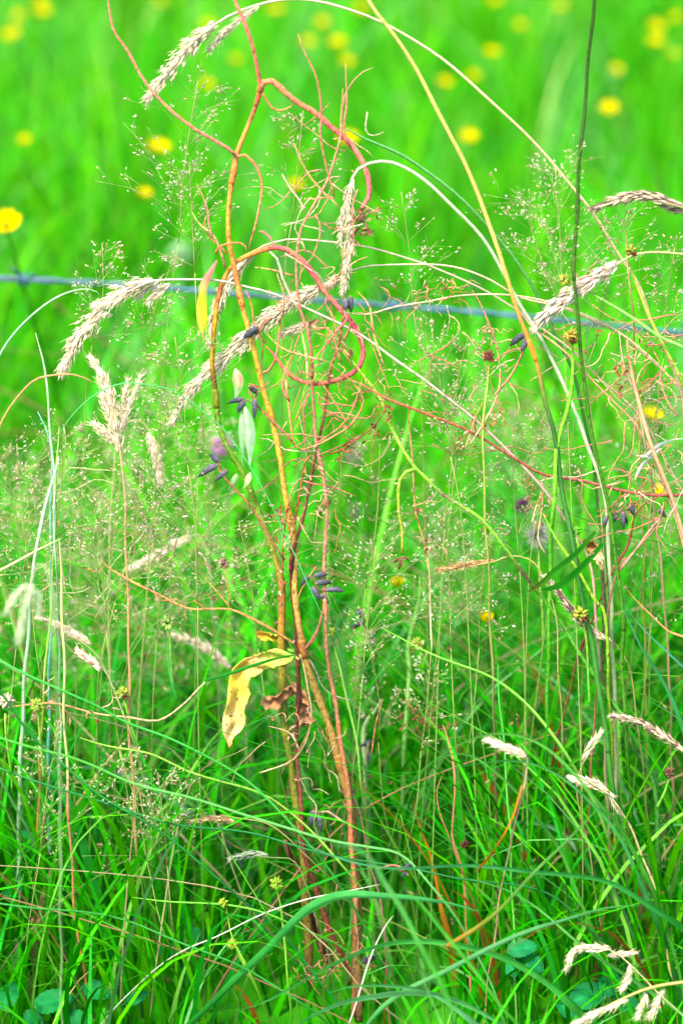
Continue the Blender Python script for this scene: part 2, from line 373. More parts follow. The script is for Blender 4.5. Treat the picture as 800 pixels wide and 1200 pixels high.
def pods(parent, at, spec, Y, name='seed_pod', col=((112, 112, 128), (62, 58, 68)), stalkcol=(150, 110, 90)):
    """spec: (x0,y0,x1,y1,width px) per pod; short stalks join them to px position at"""
    for k, (x0, y0, x1, y1, w) in enumerate(spec):
        x1 += (x1-x0)*.12; y1 += (y1-y0)*.12; w *= rng.uniform(.82, 1.02)
        dy = rng.uniform(-.006, .006); a = P(x0, y0, Y+dy*.3); b = P(x1, y1, Y+dy); n = 13
        s = np.linspace(0, 1, n)[:, None]; c = a*(1-s)+b*s; c[:, 2] += .0012*np.sin(s[:, 0]*3.14)
        prof = np.array([.12, .5, .8, .95, .9, 1, .88, .97, .82, .72, .5, .2, .05])*w*.5*scl(Y)*(1+.08*rng.normal(0, 1, n))
        C = alb(np.array(col[0]))*(1-s)+alb(np.array(col[1]))*s; C = C*(.75+.5*rng.random()); C[-2:] *= .7; C[:2] = alb((150, 120, 90))
        mb = MB(); mb.tube(c, prof, C, 10, .72); po = mb.build(name, M_POD, parent)
        st = P(at[0], at[1], Y); mb = MB(); mb.tube(crom(np.array([a, (a+st)/2+np.array([0, 0, .001]), st]), 6), 1.1*scl(Y)*.5*1.4, alb(stalkcol), 5)
        mb.scales(np.tile(a, (4, 1)), nrm(b-a)[None]+rng.normal(0, .5, (4, 3)), 5*scl(Y), 1.6*scl(Y), alb((185, 150, 120)))
        mb.build('pod_stalk', M_STRAW, po)
def curl(mb, start, n_turn, r, L, d, col, w, Y):
    """a dry curling tendril from point start heading d (px units)"""
    m = 44; s = np.linspace(0, 1, m); s_ = scl(Y); a = rng.uniform(0, 6)+s*n_turn*.6*6.28*(1+.4*s)
    dd = nrm(np.array([d[0], rng.uniform(-.5, .5), -d[1]])); o1 = nrm(np.cross(dd, [0.1, 1, .2])); o2 = np.cross(dd, o1)
    rr = r*s_*np.minimum(1, s*3)*(1-.45*s)
    a = a+.9*np.sin(s*rng.uniform(3, 9)+rng.uniform(0, 6)); rr = rr*(1+.5*np.sin(s*rng.uniform(4, 12)+rng.uniform(0, 6)))
    c = start+dd*(s*L*s_)[:, None]+o1*(np.cos(a)*rr)[:, None]+o2*(np.sin(a)*rr)[:, None]-np.array([0, 0, 1.])*(s**2*L*s_*.2)[:, None]
    c += start-c[0]; mb.tube(c, np.linspace(w, w*.45, m)*.5*s_, col, 5)
    return c
def shreds(mb, c, n, L, cols, Y, w=2.6):
    """small shrivelled leaflets along the curve c"""
    s_ = scl(Y)
    for k in range(n):
        p = c[rng.integers(0, len(c))]; d = nrm(rng.normal(0, 1, 3)+np.array([0, 0, -.2])); e = nrm(rng.normal(0, 1, 3)); l = L*s_*rng.uniform(.5, 1.3)
        q = crom(np.array([p, p+d*l*.35+e*l*.12, p+d*l*.7-e*l*.12, p+d*l*.9+e*l*.25+np.array([0, 0, -l*.15])]), 10)
        u = np.linspace(0, 1, 10); ww = w*s_*.5*np.sin(np.pi*np.clip(u*.93+.06, 0, 1))*rng.uniform(.6, 1.4)
        mb.leaf(q, ww, alb(np.array(cols[rng.integers(0, len(cols))])*rng.uniform(.8, 1.05)), nrm(rng.normal(0, 1, 3)), .5, rng.uniform(-3, 3))
def knob(mb, p, r, col, n=40, L=None):
    """bristly round seed head"""
    d = nrm(rng.normal(0, 1, (n, 3))); L = L or r*1.0
    mb.scales(p+d*r*.15, d, L*rng.uniform(.8, 1.2, n), L*.5, alb(col)*(1+rng.normal(0, .15, (n, 1))).clip(.6, 1.3), .8)
# ======================= barbed wire =======================
def wire():
    Y = .46; a = [(-260, 312), (-100, 320), (0, 326), (60, 329), (150, 334), (300, 346), (440, 357), (560, 366), (680, 378), (800, 391), (950, 408), (1100, 428)]
    t = empty('barbed_wire', P(400, 354, Y, 0), 'blue-grey twisted barbed wire strung across behind the withered stems', 'barbed wire')
    pts = np.array([P(x, y, Y, 0) for x, y in a]); c = crom(pts, 420); s = np.r_[0, np.cumsum(np.linalg.norm(np.diff(c, axis=0), axis=1))]
    T, N, B = frames(c); ph = s/.034*math.pi
    for k in (0, 1):
        q = c+(np.cos(ph+k*math.pi)[:, None]*N+np.sin(ph+k*math.pi)[:, None]*B)*.0013
        mb = MB(); col = alb((48, 104, 132))*(1+.25*np.sin(s*23+k)[:, None]*np.ones(3)); mb.tube(q, .0013, col, 7); mb.build('wire_strand', M_WIRE, t)
    for px, py in ((30, 327), (462, 358), (805, 392)):
        p = P(px, py, Y, 0); i = np.argmin(np.linalg.norm(c-p, axis=1)); p = c[i]; tt, nn, bb = T[i], N[i], B[i]
        u = np.linspace(0, 1, 60); an = u*4*math.pi; h = p+tt*((u-.5)*.011)[:, None]+(np.cos(an)[:, None]*nn+np.sin(an)[:, None]*bb)*.0049
        e0 = h[0]+(nn*.6+bb*.5-tt*.3)*np.linspace(.016, .001, 6)[:, None]; e1 = h[-1]+(-nn*.5-bb*.6+tt*.3)*np.linspace(.001, .016, 6)[:, None]
        mb = MB(); h = np.vstack([e0, h, e1]); r = np.full(len(h), .0012); r[0] = r[-1] = .0002; mb.tube(h, r, alb((55, 115, 145)), 6)
        mb.build('barb', M_WIRE, t)
wire()

# ======================= main withered stems =======================
OCH = [(0, 228, 130, 110), (3, 225, 115, 95), (6, 215, 110, 80), (7, 235, 165, 75), (8, 220, 130, 70), (10, 240, 180, 70), (12, 205, 120, 60), (14, 232, 185, 70), (17, 225, 180, 65), (19, 208, 170, 70), (21, 188, 152, 68), (22, 155, 115, 60), (23, 185, 148, 72), (25, 175, 136, 68), (26, 145, 110, 60), (27, 165, 130, 72), (29, 130, 100, 60)]
t = empty('withered_plant', P(419, 1185, .0), 'tall ochre and orange stem, the thickest, forking near the top of the picture', 'withered plant')
_, cS1 = stalk('main_stem', None, None, [(268, -30), (272, -10), (283, 15), (292, 40), (300, 72), (305, 100), (302, 120), (292, 145), (277, 180), (274, 200), (269, 240), (267, 280), (272, 305), (277, 325), (288, 370), (298, 410), (308, 450), (318, 490), (330, 550), (338, 600), (345, 650), (346, 690), (350, 730), (358, 770), (378, 830), (400, 900), (412, 960), (417, 1040), (419, 1150), (420, 1195)], .0, [3.8, 5, 5.8, 6.6, 7.5, 8, 9, 10.5, 11.5, 11.5], OCH, M_STEM, boost=1.1, nodes=(.115, .19, .3, .405, .52, .63, .75), parent=t, lumps=.12, sides=10)
PK = [(0, 225, 130, 115), (.2, 238, 110, 115), (.35, 240, 150, 120), (.5, 235, 105, 105), (.7, 238, 140, 100), (1, 230, 135, 90)]
def br(pts, w, cols, Y=0., w1=None, par=t, wob=.003, nodes=()): return stalk('branch', None, None, pts, Y, w, cols, M_STEM, parent=par, w1=w1, wob=wob, lumps=.1, nodes=nodes)[1]
br([(420, 262), (422, 245), (431, 235), (433, 215), (425, 190), (410, 170), (400, 160), (385, 147), (370, 132), (345, 116), (320, 95), (309, 95), (304, 106)], 6.5, PK, w1=7.5, wob=.002)
br([(126, -12), (126, 0), (132, 35), (150, 60), (172, 98), (200, 128), (230, 150), (265, 172), (275, 182)], 2.6, [(225, 140, 110), (235, 130, 110)], w1=4)
br([(291, 292), (296, 275), (301, 262), (307, 225), (303, 205), (295, 190), (283, 181), (276, 184)], 2.6, [(235, 150, 110), (240, 135, 90)], w1=3.5)
br([(344, 117), (340, 124), (328, 129), (318, 125), (309, 110), (305, 103)], 2.4, [(210, 150, 90), (220, 130, 80)])
br([(350, 38), (357, 60), (370, 90), (377, 130), (375, 145), (373, 134)], 2, [(215, 150, 110), (235, 120, 110)], w1=3)
br([(405, 75), (407, 120), (402, 150), (410, 172)], 2.2, [(215, 150, 110), (225, 130, 110)], w1=3)
br([(437, 80), (425, 86), (412, 100), (403, 118), (398, 150)], 1.8, [(215, 170, 130), (225, 140, 110)])
# second: looping stem, green below, pink loop
t2 = empty('withered_plant', P(361, 1187, .01), 'olive green stem that turns yellow then bends over in a hanging pink loop', 'withered plant')
LOOP = [(0, 225, 130, 80), (1, 245, 90, 120), (3, 240, 135, 95), (6, 245, 125, 100), (8, 235, 90, 110), (9, 248, 120, 115), (11, 240, 80, 110), (13, 248, 150, 115), (14, 235, 75, 110), (15, 248, 150, 105), (16, 238, 85, 100), (17, 245, 145, 65), (19, 225, 165, 50), (20, 195, 105, 60), (21, 225, 170, 45), (23, 205, 165, 40), (24, 140, 80, 40), (25, 120, 165, 35), (27, 115, 165, 35), (29, 125, 160, 35), (30, 150, 140, 40), (31, 180, 110, 50), (32, 190, 150, 50), (34, 115, 140, 40), (37, 140, 130, 45), (40, 120, 80, 40)]
_, cS2 = stalk('main_stem', None, None, [(312, 405), (318, 412), (324, 417), (329, 427), (339, 438), (357, 446), (380, 446), (402, 441), (419, 432), (425, 419), (424, 404), (414, 384), (399, 365), (380, 342), (367, 322), (352, 305), (335, 293), (318, 291), (294, 299), (275, 309), (262, 327), (254, 352), (252, 380), (251, 405), (249, 425), (251, 456), (256, 497), (267, 525), (282, 552), (301, 597), (318, 640), (329, 680), (331, 717), (330, 762), (331, 807), (337, 875), (345, 930), (353, 978), (358, 1040), (361, 1103), (361, 1187)], .01, [3.5, 5.5, 6.2, 6.2, 6.6, 7.2, 8.5, 9.5, 10, 10, 10, 10], LOOP, M_STEM, boost=1.1, nodes=(.41, .66, .73), parent=t2, lumps=.1, sides=10)
br([(319, 290), (318, 282), (312, 274), (304, 271)], 2.5, [(240, 130, 140), (245, 110, 120)], par=t2)
br([(241, 254), (240, 266), (246, 280), (258, 290), (266, 300)], 2.2, [(240, 150, 110), (235, 140, 80)], par=t2)
br([(226, 249), (234, 264), (249, 276), (258, 297), (264, 316)], 4, [(150, 200, 70), (215, 190, 130), (240, 140, 110)], par=t2, w1=3)
br([(230, 215), (241, 241), (245, 262), (250, 278)], 1.7, [(225, 130, 130), (235, 130, 110)], par=t2)
br([(290, 294), (286, 284), (270, 283), (256, 288), (252, 296)], 2.6, [(245, 140, 90), (240, 130, 80)], par=t2)
def bladepart(name, parent, pts, Y, w, cols, twist=.3, fold=.35, face=np.array([.1, -1, .2]), mat=None):
    c = path(pts, Y, .003); n = len(c); s = np.linspace(0, 1, n); mb = MB()
    mb.leaf(c, w*.5*scl(Y)*np.sin(np.pi*np.clip(.03+.96*s, 0, 1)**.8)**1.15, 1.25*grad(cols, n), np.cross(nrm(np.gradient(c, axis=0)), face), fold, twist)
    return mb.build(name, mat or M_LEAF, parent)
bladepart('leaf', t2, [(255, 306), (246, 322), (238, 336), (237, 360), (240, 385), (247, 402), (262, 405)], -.005, 10, [(250, 130, 130), (250, 140, 120), (180, 210, 40), (225, 220, 40), (110, 190, 50), (200, 200, 110)], .6)
bladepart('leaf', t2, [(236, 336), (234, 355), (236, 380), (241, 402)], .0, 7, [(240, 150, 90), (235, 225, 60), (230, 215, 60), (235, 130, 90)], .3)
# pale folded leaves on it
bladepart('leaf', t2, [(276, 434), (279, 448), (277, 462), (274, 470)], .0, 13, [(205, 228, 180), (235, 180, 140), (170, 215, 140), (180, 220, 160)], .8, .7)
bladepart('leaf', t2, [(288, 476), (291, 500), (292, 525), (293, 548)], -.002, 15, [(190, 228, 170), (160, 212, 150), (190, 225, 175), (150, 205, 140), (175, 215, 160)], .8, .9)
bladepart('leaf', t2, [(284, 480), (284, 510), (284, 545)], .003, 10, [(165, 215, 150), (140, 200, 130)], -.9, .9)
bladepart('leaf', t2, [(294, 556), (289, 568), (283, 577)], -.002, 9, [(190, 225, 150), (140, 200, 120)], 1.8)
bladepart('leaf', t2, [(277, 553), (272, 566), (266, 574)], -.002, 9, [(190, 220, 150), (150, 210, 120)], -.8)
# dark brown-red stem
t3 = empty('withered_plant', P(425, 1185, .02), 'thin dark red-brown stem between the ochre stem and the olive stem', 'withered plant')
DR = [(0, 190, 140, 100), (3, 175, 105, 75), (6, 130, 70, 55), (9, 100, 52, 45), (14, 115, 62, 48), (18, 130, 72, 50), (22, 120, 60, 45)]
def br3(*a, **k): return stalk('branch', None, None, *a, M_STEM, parent=t3, lumps=.1, **k)[1]
_, cS3 = stalk('main_stem', None, None, [(404, 340), (401, 365), (397, 400), (387, 437), (380, 482), (374, 512), (369, 542), (363, 572), (353, 610), (343, 648), (343, 699), (347, 744), (350, 775), (350, 805), (347, 850), (348, 880), (352, 942), (356, 990), (365, 1025), (376, 1060), (392, 1100), (410, 1140), (425, 1185)], .005, 3, DR, M_STEM, w1=7.5, nodes=(.37, .5, .72), parent=t3, lumps=.12, sides=8)
br3([(332, 700), (330, 670), (335, 610), (342, 570), (350, 560)][::-1], .0, 2.2, [(215, 140, 90), (170, 100, 60)], w1=2.4)
br3([(358, 540), (351, 575), (345, 610), (341, 648)], .01, 2.4, [(200, 110, 60), (140, 80, 50)], w1=3.4)
br3([(378, 716), (374, 735), (364, 755), (352, 765)], .0, 2, [(200, 130, 110), (190, 110, 80)])
br3([(448, 820), (440, 846), (436, 880)], .0, 1.8, [(190, 140, 100), (190, 110, 80)])
# pinkish tan tall thin stem
TN = [(0, 215, 150, 110), (6, 225, 150, 125), (12, 200, 130, 100), (15, 205, 140, 115), (20, 185, 125, 90), (24, 195, 125, 75), (27, 165, 105, 65)]
t4 = empty('withered_plant', P(415, 1192, .015), 'slim pinkish tan stem rising just right of the ochre stem', 'withered plant')
_, cS4 = stalk('main_stem', None, None, [(402, 105), (399, 140), (398, 165), (390, 195), (384, 212), (361, 249), (352, 268), (349, 290), (348, 312), (349, 340), (352, 365), (361, 390), (366, 420), (366, 456), (369, 512), (378, 550), (382, 587), (381, 650), (380, 696), (382, 740), (387, 792), (395, 845), (406, 912), (412, 990), (416, 1040), (417, 1100), (415, 1150), (415, 1192)], -.006, 2.2, TN, M_STEM, w1=7.5, nodes=(.3, .55, .68, .8), parent=t4, lumps=.12, sides=8)
def br4(*a, **k): return stalk('branch', None, None, *a, M_STEM, parent=t4, lumps=.1, **k)[1]
br4([(331, 206), (340, 222), (352, 238), (356, 250)], -.006, 2.2, [(240, 215, 190), (235, 190, 160)])
br4([(344, 170), (352, 190), (365, 210), (376, 222), (386, 232), (392, 230), (383, 200), (376, 160), (377, 140)], -.01, 2.2, [(225, 170, 120), (225, 140, 100), (225, 130, 110)])
br4([(355, 235), (370, 235), (385, 233), (396, 243)], -.006, 2, [(225, 170, 120), (225, 150, 110)])
br4([(352, 365), (341, 345), (332, 325), (326, 305), (316, 296)], -.008, 2.4, [(235, 190, 160), (240, 205, 180)])
br4([(366, 420), (385, 400), (398, 385), (408, 377), (403, 366)], -.008, 2.3, [(245, 120, 130), (240, 130, 120)])

# ======================= big yellow leaf =======================
def spotted():
    m = plant('yellow withered leaf', .6, .2, .35, .12, 120, .6); nt = m.node_tree; N = nt.nodes; L = nt.links; b = N['Principled BSDF']
    lk = [l for l in nt.links if l.to_socket == b.inputs['Base Color']][0]; src = lk.from_socket
    v = N.new('ShaderNodeTexNoise'); v.inputs['Scale'].default_value = 420; v.inputs['Detail'].default_value = 2
    tc = [n for n in N if n.type == 'TEX_COORD'][0]; L.new(tc.outputs['Object'], v.inputs['Vector'])
    r = N.new('ShaderNodeValToRGB'); r.color_ramp.elements[0].position = .60; r.color_ramp.elements[1].position = .67; L.new(v.outputs[0], r.inputs[0])
    mx = N.new('ShaderNodeMix'); mx.data_type = 'RGBA'; L.new(r.outputs[0], mx.inputs[0]); L.new(src, mx.inputs[6]); mx.inputs[7].default_value = (*alb((150, 105, 80)), 1)
    L.new(mx.outputs[2], b.inputs['Base Color'])
    for l in list(nt.links):
        if l.to_node.type == 'BSDF_TRANSLUCENT': L.new(mx.outputs[2], l.to_socket)
    return m
M_YELLOW = spotted()
def lamina(name, parent, top, bot, Y, cols, mat, rip=.0045, sub=9):
    """leaf blade between two outline curves (pixel lists, base to tip), cupped and rippled in depth"""
    n = 46; a = path(top, Y, 0, n=n); b = path(bot, Y, 0, n=n); rg = rng.normal(0, 1, (2, n)); k = np.array([.25, .5, .25])
    s = np.linspace(0, 1, n); u = np.linspace(0, 1, sub)
    G = a[:, None]*(1-u)[None, :, None]+b[:, None]*u[None, :, None]
    G[:, :, 1] += (rip*np.sin(s*17)[:, None]*np.cos(u*7+s[:, None]*9)+.006*np.sin(u*math.pi)[None]+rip*1.3*np.sin(s*6)[:, None])*np.sin(np.pi*np.clip(s*.95+.03, 0, 1))[:, None]
    G[:, 0] += np.c_[np.zeros(n), rng.normal(0, .0006, n), rng.normal(0, .0005, n)]; G[:, -1] += np.c_[rng.normal(0, .0004, n), rng.normal(0, .0006, n), rng.normal(0, .0006, n)]
    C = 1.5*grad(cols, n)[:, None]*(1+.10*np.cos(u*math.pi*2)[None, :, None])
    i = (np.arange(n-1)[:, None]*sub+np.arange(sub-1)[None]).ravel(); mb = MB()
    v = G.reshape(-1, 3); q = np.stack([i, i+1, i+sub+1, i+sub], 1); cc = C.reshape(-1, 3); mb.add(v, q, None, cc)
    o = mb.build(name, mat, parent); md = o.modifiers.new('thickness', 'SOLIDIFY'); md.thickness = .0004; return o
t5 = empty('withered_leaf', P(347, 765, -.02), 'big drooping yellow leaf with brown specks and ragged edge, hanging left of the stems', 'leaf')
lamina('leaf_blade', t5, [(346, 767), (335, 764), (324, 761), (310, 767), (300, 773), (286, 776), (273, 783), (267, 800), (266, 819), (262, 837), (262, 856), (266, 868), (268, 877)],
       [(346, 770), (338, 777), (324, 784), (310, 791), (300, 795), (292, 798), (291, 805), (293, 815), (287, 826), (289, 840), (285, 851), (275, 864), (269, 877)], -.02,
       [(150, 205, 70), (190, 215, 80), (225, 225, 90), (245, 190, 110), (252, 225, 80), (253, 222, 70), (250, 215, 110), (248, 215, 130), (248, 215, 140), (225, 160, 90)], M_YELLOW)
stalk('leaf_stalk', None, None, [(346, 768), (349, 771), (351, 765)], -.02, 2.5, [(190, 180, 90)], M_STEM, parent=t5)
t6 = empty('withered_leaf', P(347, 765, .01), 'small yellow-green leaf curling above the big yellow leaf', 'leaf')
lamina('leaf_blade', t6, [(345, 763), (336, 752), (322, 744), (312, 740), (303, 739), (300, 743)], [(345, 765), (333, 760), (322, 752), (315, 748), (308, 750), (301, 747)], .008, [(120, 200, 70), (190, 220, 80), (240, 210, 50), (250, 190, 50)], M_YELLOW, .002)
t6 = empty('withered_leaf', P(345, 815, .02), 'shrivelled light brown leaf crumpled round the stems under the yellow leaf', 'leaf')
lamina('leaf_blade', t6, [(360, 812), (345, 808), (330, 809), (315, 813), (306, 818)], [(362, 828), (345, 820), (330, 824), (315, 828), (305, 826)], .004, [(200, 140, 90), (215, 160, 110), (190, 130, 80), (210, 160, 110)], M_LEAF, .006)
lamina('leaf_blade', t6, [(350, 815), (358, 820), (366, 838), (360, 850)], [(345, 825), (348, 835), (352, 848), (356, 852)], .012, [(170, 115, 80), (205, 150, 110), (150, 100, 70)], M_LEAF, .006)
t6 = empty('withered_leaf', P(390, 1120, .02), 'long red-brown dead leaf sheath at the foot of the stems', 'leaf')
lamina('leaf_blade', t6, [(330, 985), (336, 1005), (350, 1040), (362, 1075), (374, 1110), (386, 1135)], [(334, 984), (343, 1003), (356, 1037), (369, 1070), (383, 1100), (394, 1133)], .02, [(150, 112, 75), (135, 95, 62), (160, 120, 85), (125, 88, 58), (105, 78, 50)], M_LEAF, .008)

# ======================= plumed (dried) grass heads =======================
def plumed(label, headpts, stalkpts, Y, width, pal=CREAM, w=3, cols=((235, 222, 190),), side=(), y1=None, L=8, root=True, dens=1.0, group='dried cream grass heads', taper=(.35, 1, .55), nodes=()):
    b = rooted(stalkpts, Y, y1) if root else stalkpts
    c = path(b, Y, .003, y1=y1); t = empty('dried_seed_head', c[-1], label, 'seed head', group)
    mb = MB(); mb.tube(c, np.linspace(w*.8, w*1.3, len(c))*.5*scl(Y), grad(cols, len(c)), 7); mb.build('stem', M_STRAW, t)
    mb = MB(); plume(mb, headpts, Y, width*1.2, pal, dens, L, taper=taper)
    for s_ in side: plume(mb, s_[0], Y+.004, s_[1]*1.2, pal, dens, L*.85)
    mb.build('plume', M_SEED, t); return t
plumed('cream plume at the top left whose long stalk arches right over the whole picture', [(171, 118), (186, 98), (205, 75), (228, 50), (251, 29)],
       [(228, 50), (251, 29), (280, 12), (320, 1), (360, 0), (400, 9), (450, 28), (500, 58), (550, 95), (600, 142), (640, 182), (670, 220), (700, 258), (725, 300), (750, 340), (764, 378), (776, 405), (788, 435), (800, 475), (806, 560), (808, 700)], .05, 17, w=3.8, cols=[(240, 225, 190), (228, 205, 150), (215, 200, 140), (240, 190, 130), (130, 200, 90)], side=[([(245, 60), (258, 44), (272, 32)], 8), ([(268, 34), (285, 20), (302, 8)], 5)])
plumed('cream plume drooping to the left above the wire, with side tufts at its base', [(72, 440), (82, 415), (98, 388), (120, 362), (148, 342), (178, 329)],
       [(148, 342), (178, 328), (210, 326), (255, 329), (286, 337), (312, 343), (335, 351), (365, 365), (399, 380), (425, 394), (462, 421), (507, 450), (555, 491), (603, 537), (634, 572), (660, 607), (690, 660), (700, 760)], .0, 20, w=3.0, cols=[(235, 215, 200), (240, 225, 205), (240, 180, 170), (235, 195, 165), (225, 175, 150), (150, 190, 90)], side=[([(173, 356), (182, 345), (198, 333)], 9), ([(160, 350), (172, 338), (186, 330)], 8)])
plumed('long knobbly cream plume passing behind the ochre stem and slanting down to the left', [(200, 500), (211, 476), (224, 457), (240, 440), (256, 425), (272, 411), (286, 398), (300, 386), (314, 374), (340, 356), (367, 341), (396, 327)],
       [(367, 341), (396, 326), (414, 316), (440, 311), (500, 311), (537, 316), (575, 329), (609, 348), (650, 357), (687, 371), (725, 391), (762, 421), (796, 455), (830, 520)], .02, 17, w=2.6, cols=[(238, 220, 185), (235, 205, 160), (230, 200, 150), (150, 190, 90)], side=[([(325, 392), (345, 386), (362, 380)], 9)], L=9)
plumed('white slender head hanging almost straight down behind the yellow bend of the olive stem', [(246, 405), (249, 385), (256, 360), (266, 335), (280, 315), (298, 296)],
       [(280, 315), (300, 292), (320, 283), (339, 279), (369, 281), (425, 288), (462, 298), (500, 311), (530, 324), (567, 342), (601, 361), (624, 376), (669, 410), (699, 440), (725, 462), (755, 496), (790, 560)], .03, 11, pal=CREAM*1.02, w=2.6, cols=[(240, 225, 195), (235, 205, 160), (225, 200, 140), (140, 190, 90)])
plumed('upright cream head hanging at the centre beside the pink branch, on a pale arching stalk', [(403, 345), (405, 320), (408, 292), (408, 262), (408, 235), (414, 212)],
       [(408, 250), (411, 220), (418, 201), (440, 190), (465, 192), (500, 212), (535, 245), (565, 280), (590, 320), (610, 360), (630, 392), (652, 432), (668, 470), (686, 516), (704, 564), (712, 625), (716, 720)], .0, 11, w=4.6, cols=[(200, 225, 170), (225, 240, 200), (215, 235, 170), (225, 215, 150), (170, 215, 90)], side=[([(398, 285), (399, 262), (402, 245)], 6)])
plumed('feathery cream head standing upright at the left with loose side tufts', [(106, 420), (116, 436), (124, 455), (132, 480), (138, 508), (141, 530)],
       [(132, 480), (141, 520), (144, 550), (146, 587), (148, 655), (150, 700), (152, 760), (152, 846), (155, 900), (160, 1000)], .0, 13, w=3.6, cols=[(225, 200, 150), (215, 170, 110), (210, 165, 100), (80, 170, 60), (40, 140, 40)], side=[([(110, 497), (122, 507), (136, 520)], 9), ([(150, 445), (145, 470), (143, 500)], 6), ([(118, 462), (125, 480), (134, 500)], 9), ([(165, 440), (153, 470), (145, 505)], 4)], nodes=(.3,))
plumed('white-pink chubby head slanting across the tall dark green stalk above the wire', [(625, 386), (636, 371), (654, 354), (676, 338), (700, 323), (722, 309)],
       [(700, 323), (724, 308), (742, 297), (765, 294), (800, 297), (850, 310), (900, 380)], -.01, 16, pal=np.array([[250, 235, 215], [235, 190, 170], [255, 245, 230], [225, 205, 170]]), w=2.8, cols=[(225, 205, 150), (200, 205, 130), (120, 180, 70)], side=[], L=12)
GREYP = np.array([[150, 120, 105], [205, 190, 160], [120, 90, 80], [225, 210, 170]])
plumed('thin dark grey-brown head at the right edge above the white-pink one', [(696, 245), (712, 239), (735, 232), (757, 230), (778, 236), (802, 243)], [(778, 236), (802, 243), (860, 270), (900, 350)], -.02, 9, pal=GREYP, w=2.5, cols=[(190, 175, 120), (120, 180, 70)], L=13, side=[([(778, 243), (795, 247), (808, 247)], 5)])
plumed('faint beige head hanging alone under the feathery upright head', [(188, 568), (185, 545), (180, 522), (175, 508)], [(180, 522), (174, 506), (165, 495), (150, 495), (138, 520), (130, 600), (128, 800)], .14, 10, w=2, cols=[(215, 205, 140), (150, 200, 80)])
plumed('blurred white plume low at the left edge', [(22, 755), (25, 735), (30, 710), (38, 685)], [(28, 720), (38, 680), (50, 660), (62, 700), (66, 800)], -.28, 12, pal=np.array([[225, 240, 200], [190, 225, 160], [235, 225, 190]]), dens=.45, w=2, cols=[(205, 225, 160), (150, 220, 110)], side=[([(8, 720), (16, 700), (30, 685)], 10), ([(45, 720), (46, 700), (42, 690)], 9)])
plumed('pale knobbly head nodding left among the grass at the lower right', [(668, 912), (676, 915), (688, 917), (702, 922), (712, 930)], [(702, 921), (713, 928), (724, 945), (738, 970), (750, 1000), (770, 1050), (787, 1150)], -.05, 8, w=3, cols=[(235, 205, 160), (215, 205, 110), (170, 190, 80)], side=[([(727, 950), (720, 940), (712, 926)], 5)], L=11)
plumed('short dark-tipped head drooping at the right edge above the lower right grass', [(718, 840), (735, 843), (752, 849), (765, 858), (778, 864), (800, 880)], [(778, 864), (800, 880), (840, 920)], -.03, 6, pal=GREYP*1.1, w=2, cols=[(200, 170, 120), (90, 170, 60)], L=12, dens=.7)
plumed('little upright beige head left of the dark-tipped one', [(703, 857), (696, 866), (688, 880), (680, 896)], [(690, 878), (679, 898), (676, 930), (690, 1000)], -.01, 6, w=1.8, cols=[(210, 190, 130), (90, 180, 60)], L=11, dens=.7)
plumed('cream spikelets on a thin stalk, lower right, highest of the bottom cluster', [(664, 1136), (670, 1120), (680, 1112), (700, 1112), (712, 1110)], [(690, 1112), (716, 1114), (745, 1135), (770, 1160), (800, 1190)], -.12, 8, w=2, cols=[(225, 215, 150), (190, 200, 110)], L=10, dens=.45, side=[([(744, 1117), (728, 1118), (712, 1120)], 6)])
plumed('straw stalk rising to the right in the bottom corner, strung with hanging cream spikelets', [(664, 1205), (690, 1193), (712, 1180), (735, 1170)], [(640, 1215), (680, 1198), (725, 1176), (760, 1160), (800, 1149), (860, 1140)], -.16, 5, w=3.2, cols=[(230, 205, 130), (225, 195, 110)], L=9, dens=.45, root=False, side=[([(683, 1200), (692, 1190), (700, 1183)], 9), ([(728, 1160), (735, 1150), (738, 1130)], 8), ([(760, 1195), (768, 1180), (775, 1160)], 9), ([(745, 1195), (752, 1180), (757, 1166)], 8)])
plumed('small grey-green head lying level in the grass left of the stems', [(270, 1007), (283, 1004), (298, 1001), (312, 1003)], [(298, 1001), (320, 1004), (345, 1010), (365, 1060)], -.03, 6, pal=np.array([[140, 150, 130], [190, 210, 160], [120, 150, 120]]), w=1.6, cols=[(160, 190, 110), (60, 160, 50)], L=10, dens=.8)
plumed('small brown head lying level in the grass, higher of the two left of the stems', [(224, 962), (240, 959), (258, 958), (274, 962)], [(258, 958), (280, 962), (320, 970), (370, 1010)], -.03, 5, pal=np.array([[170, 130, 90], [210, 190, 140], [150, 120, 80]]), w=1.6, cols=[(200, 170, 110), (60, 160, 50)], L=9, dens=.8)
plumed('dark spiky head crossing two broad grass leaves at the right of centre', [(640, 678), (652, 692), (664, 710), (680, 728), (696, 742), (716, 752)], [(690, 738), (716, 752), (738, 790), (750, 880)], -.01, 7, pal=GREYP*1.02, w=2, cols=[(170, 150, 90), (70, 160, 50)], L=13, dens=.6)
plumed('beige drooping head, half hidden behind the orange side branch', [(45, 725), (70, 735), (92, 747), (104, 754)], [(80, 740), (106, 756), (122, 780), (150, 850)], .02, 6, w=1.8, cols=[(210, 190, 140), (90, 180, 60)], L=10, dens=.7)
plumed('white-grey spikelets just under the beige drooping head at the left', [(92, 760), (100, 768), (110, 775), (118, 782)], [(106, 772), (120, 785), (130, 800), (150, 850)], -.02, 7, pal=GREYP*1.3, w=1.6, cols=[(190, 210, 130), (90, 180, 60)], L=10, dens=.7)
plumed('small tan head on an arched stalk above the orange grass blade', [(570, 866), (580, 869), (592, 875), (604, 878), (614, 885)], [(604, 878), (616, 887), (616, 905), (612, 935), (600, 980)], -.11, 7, w=2.4, cols=[(225, 195, 160), (215, 160, 110), (90, 160, 50)], L=11, dens=.8)
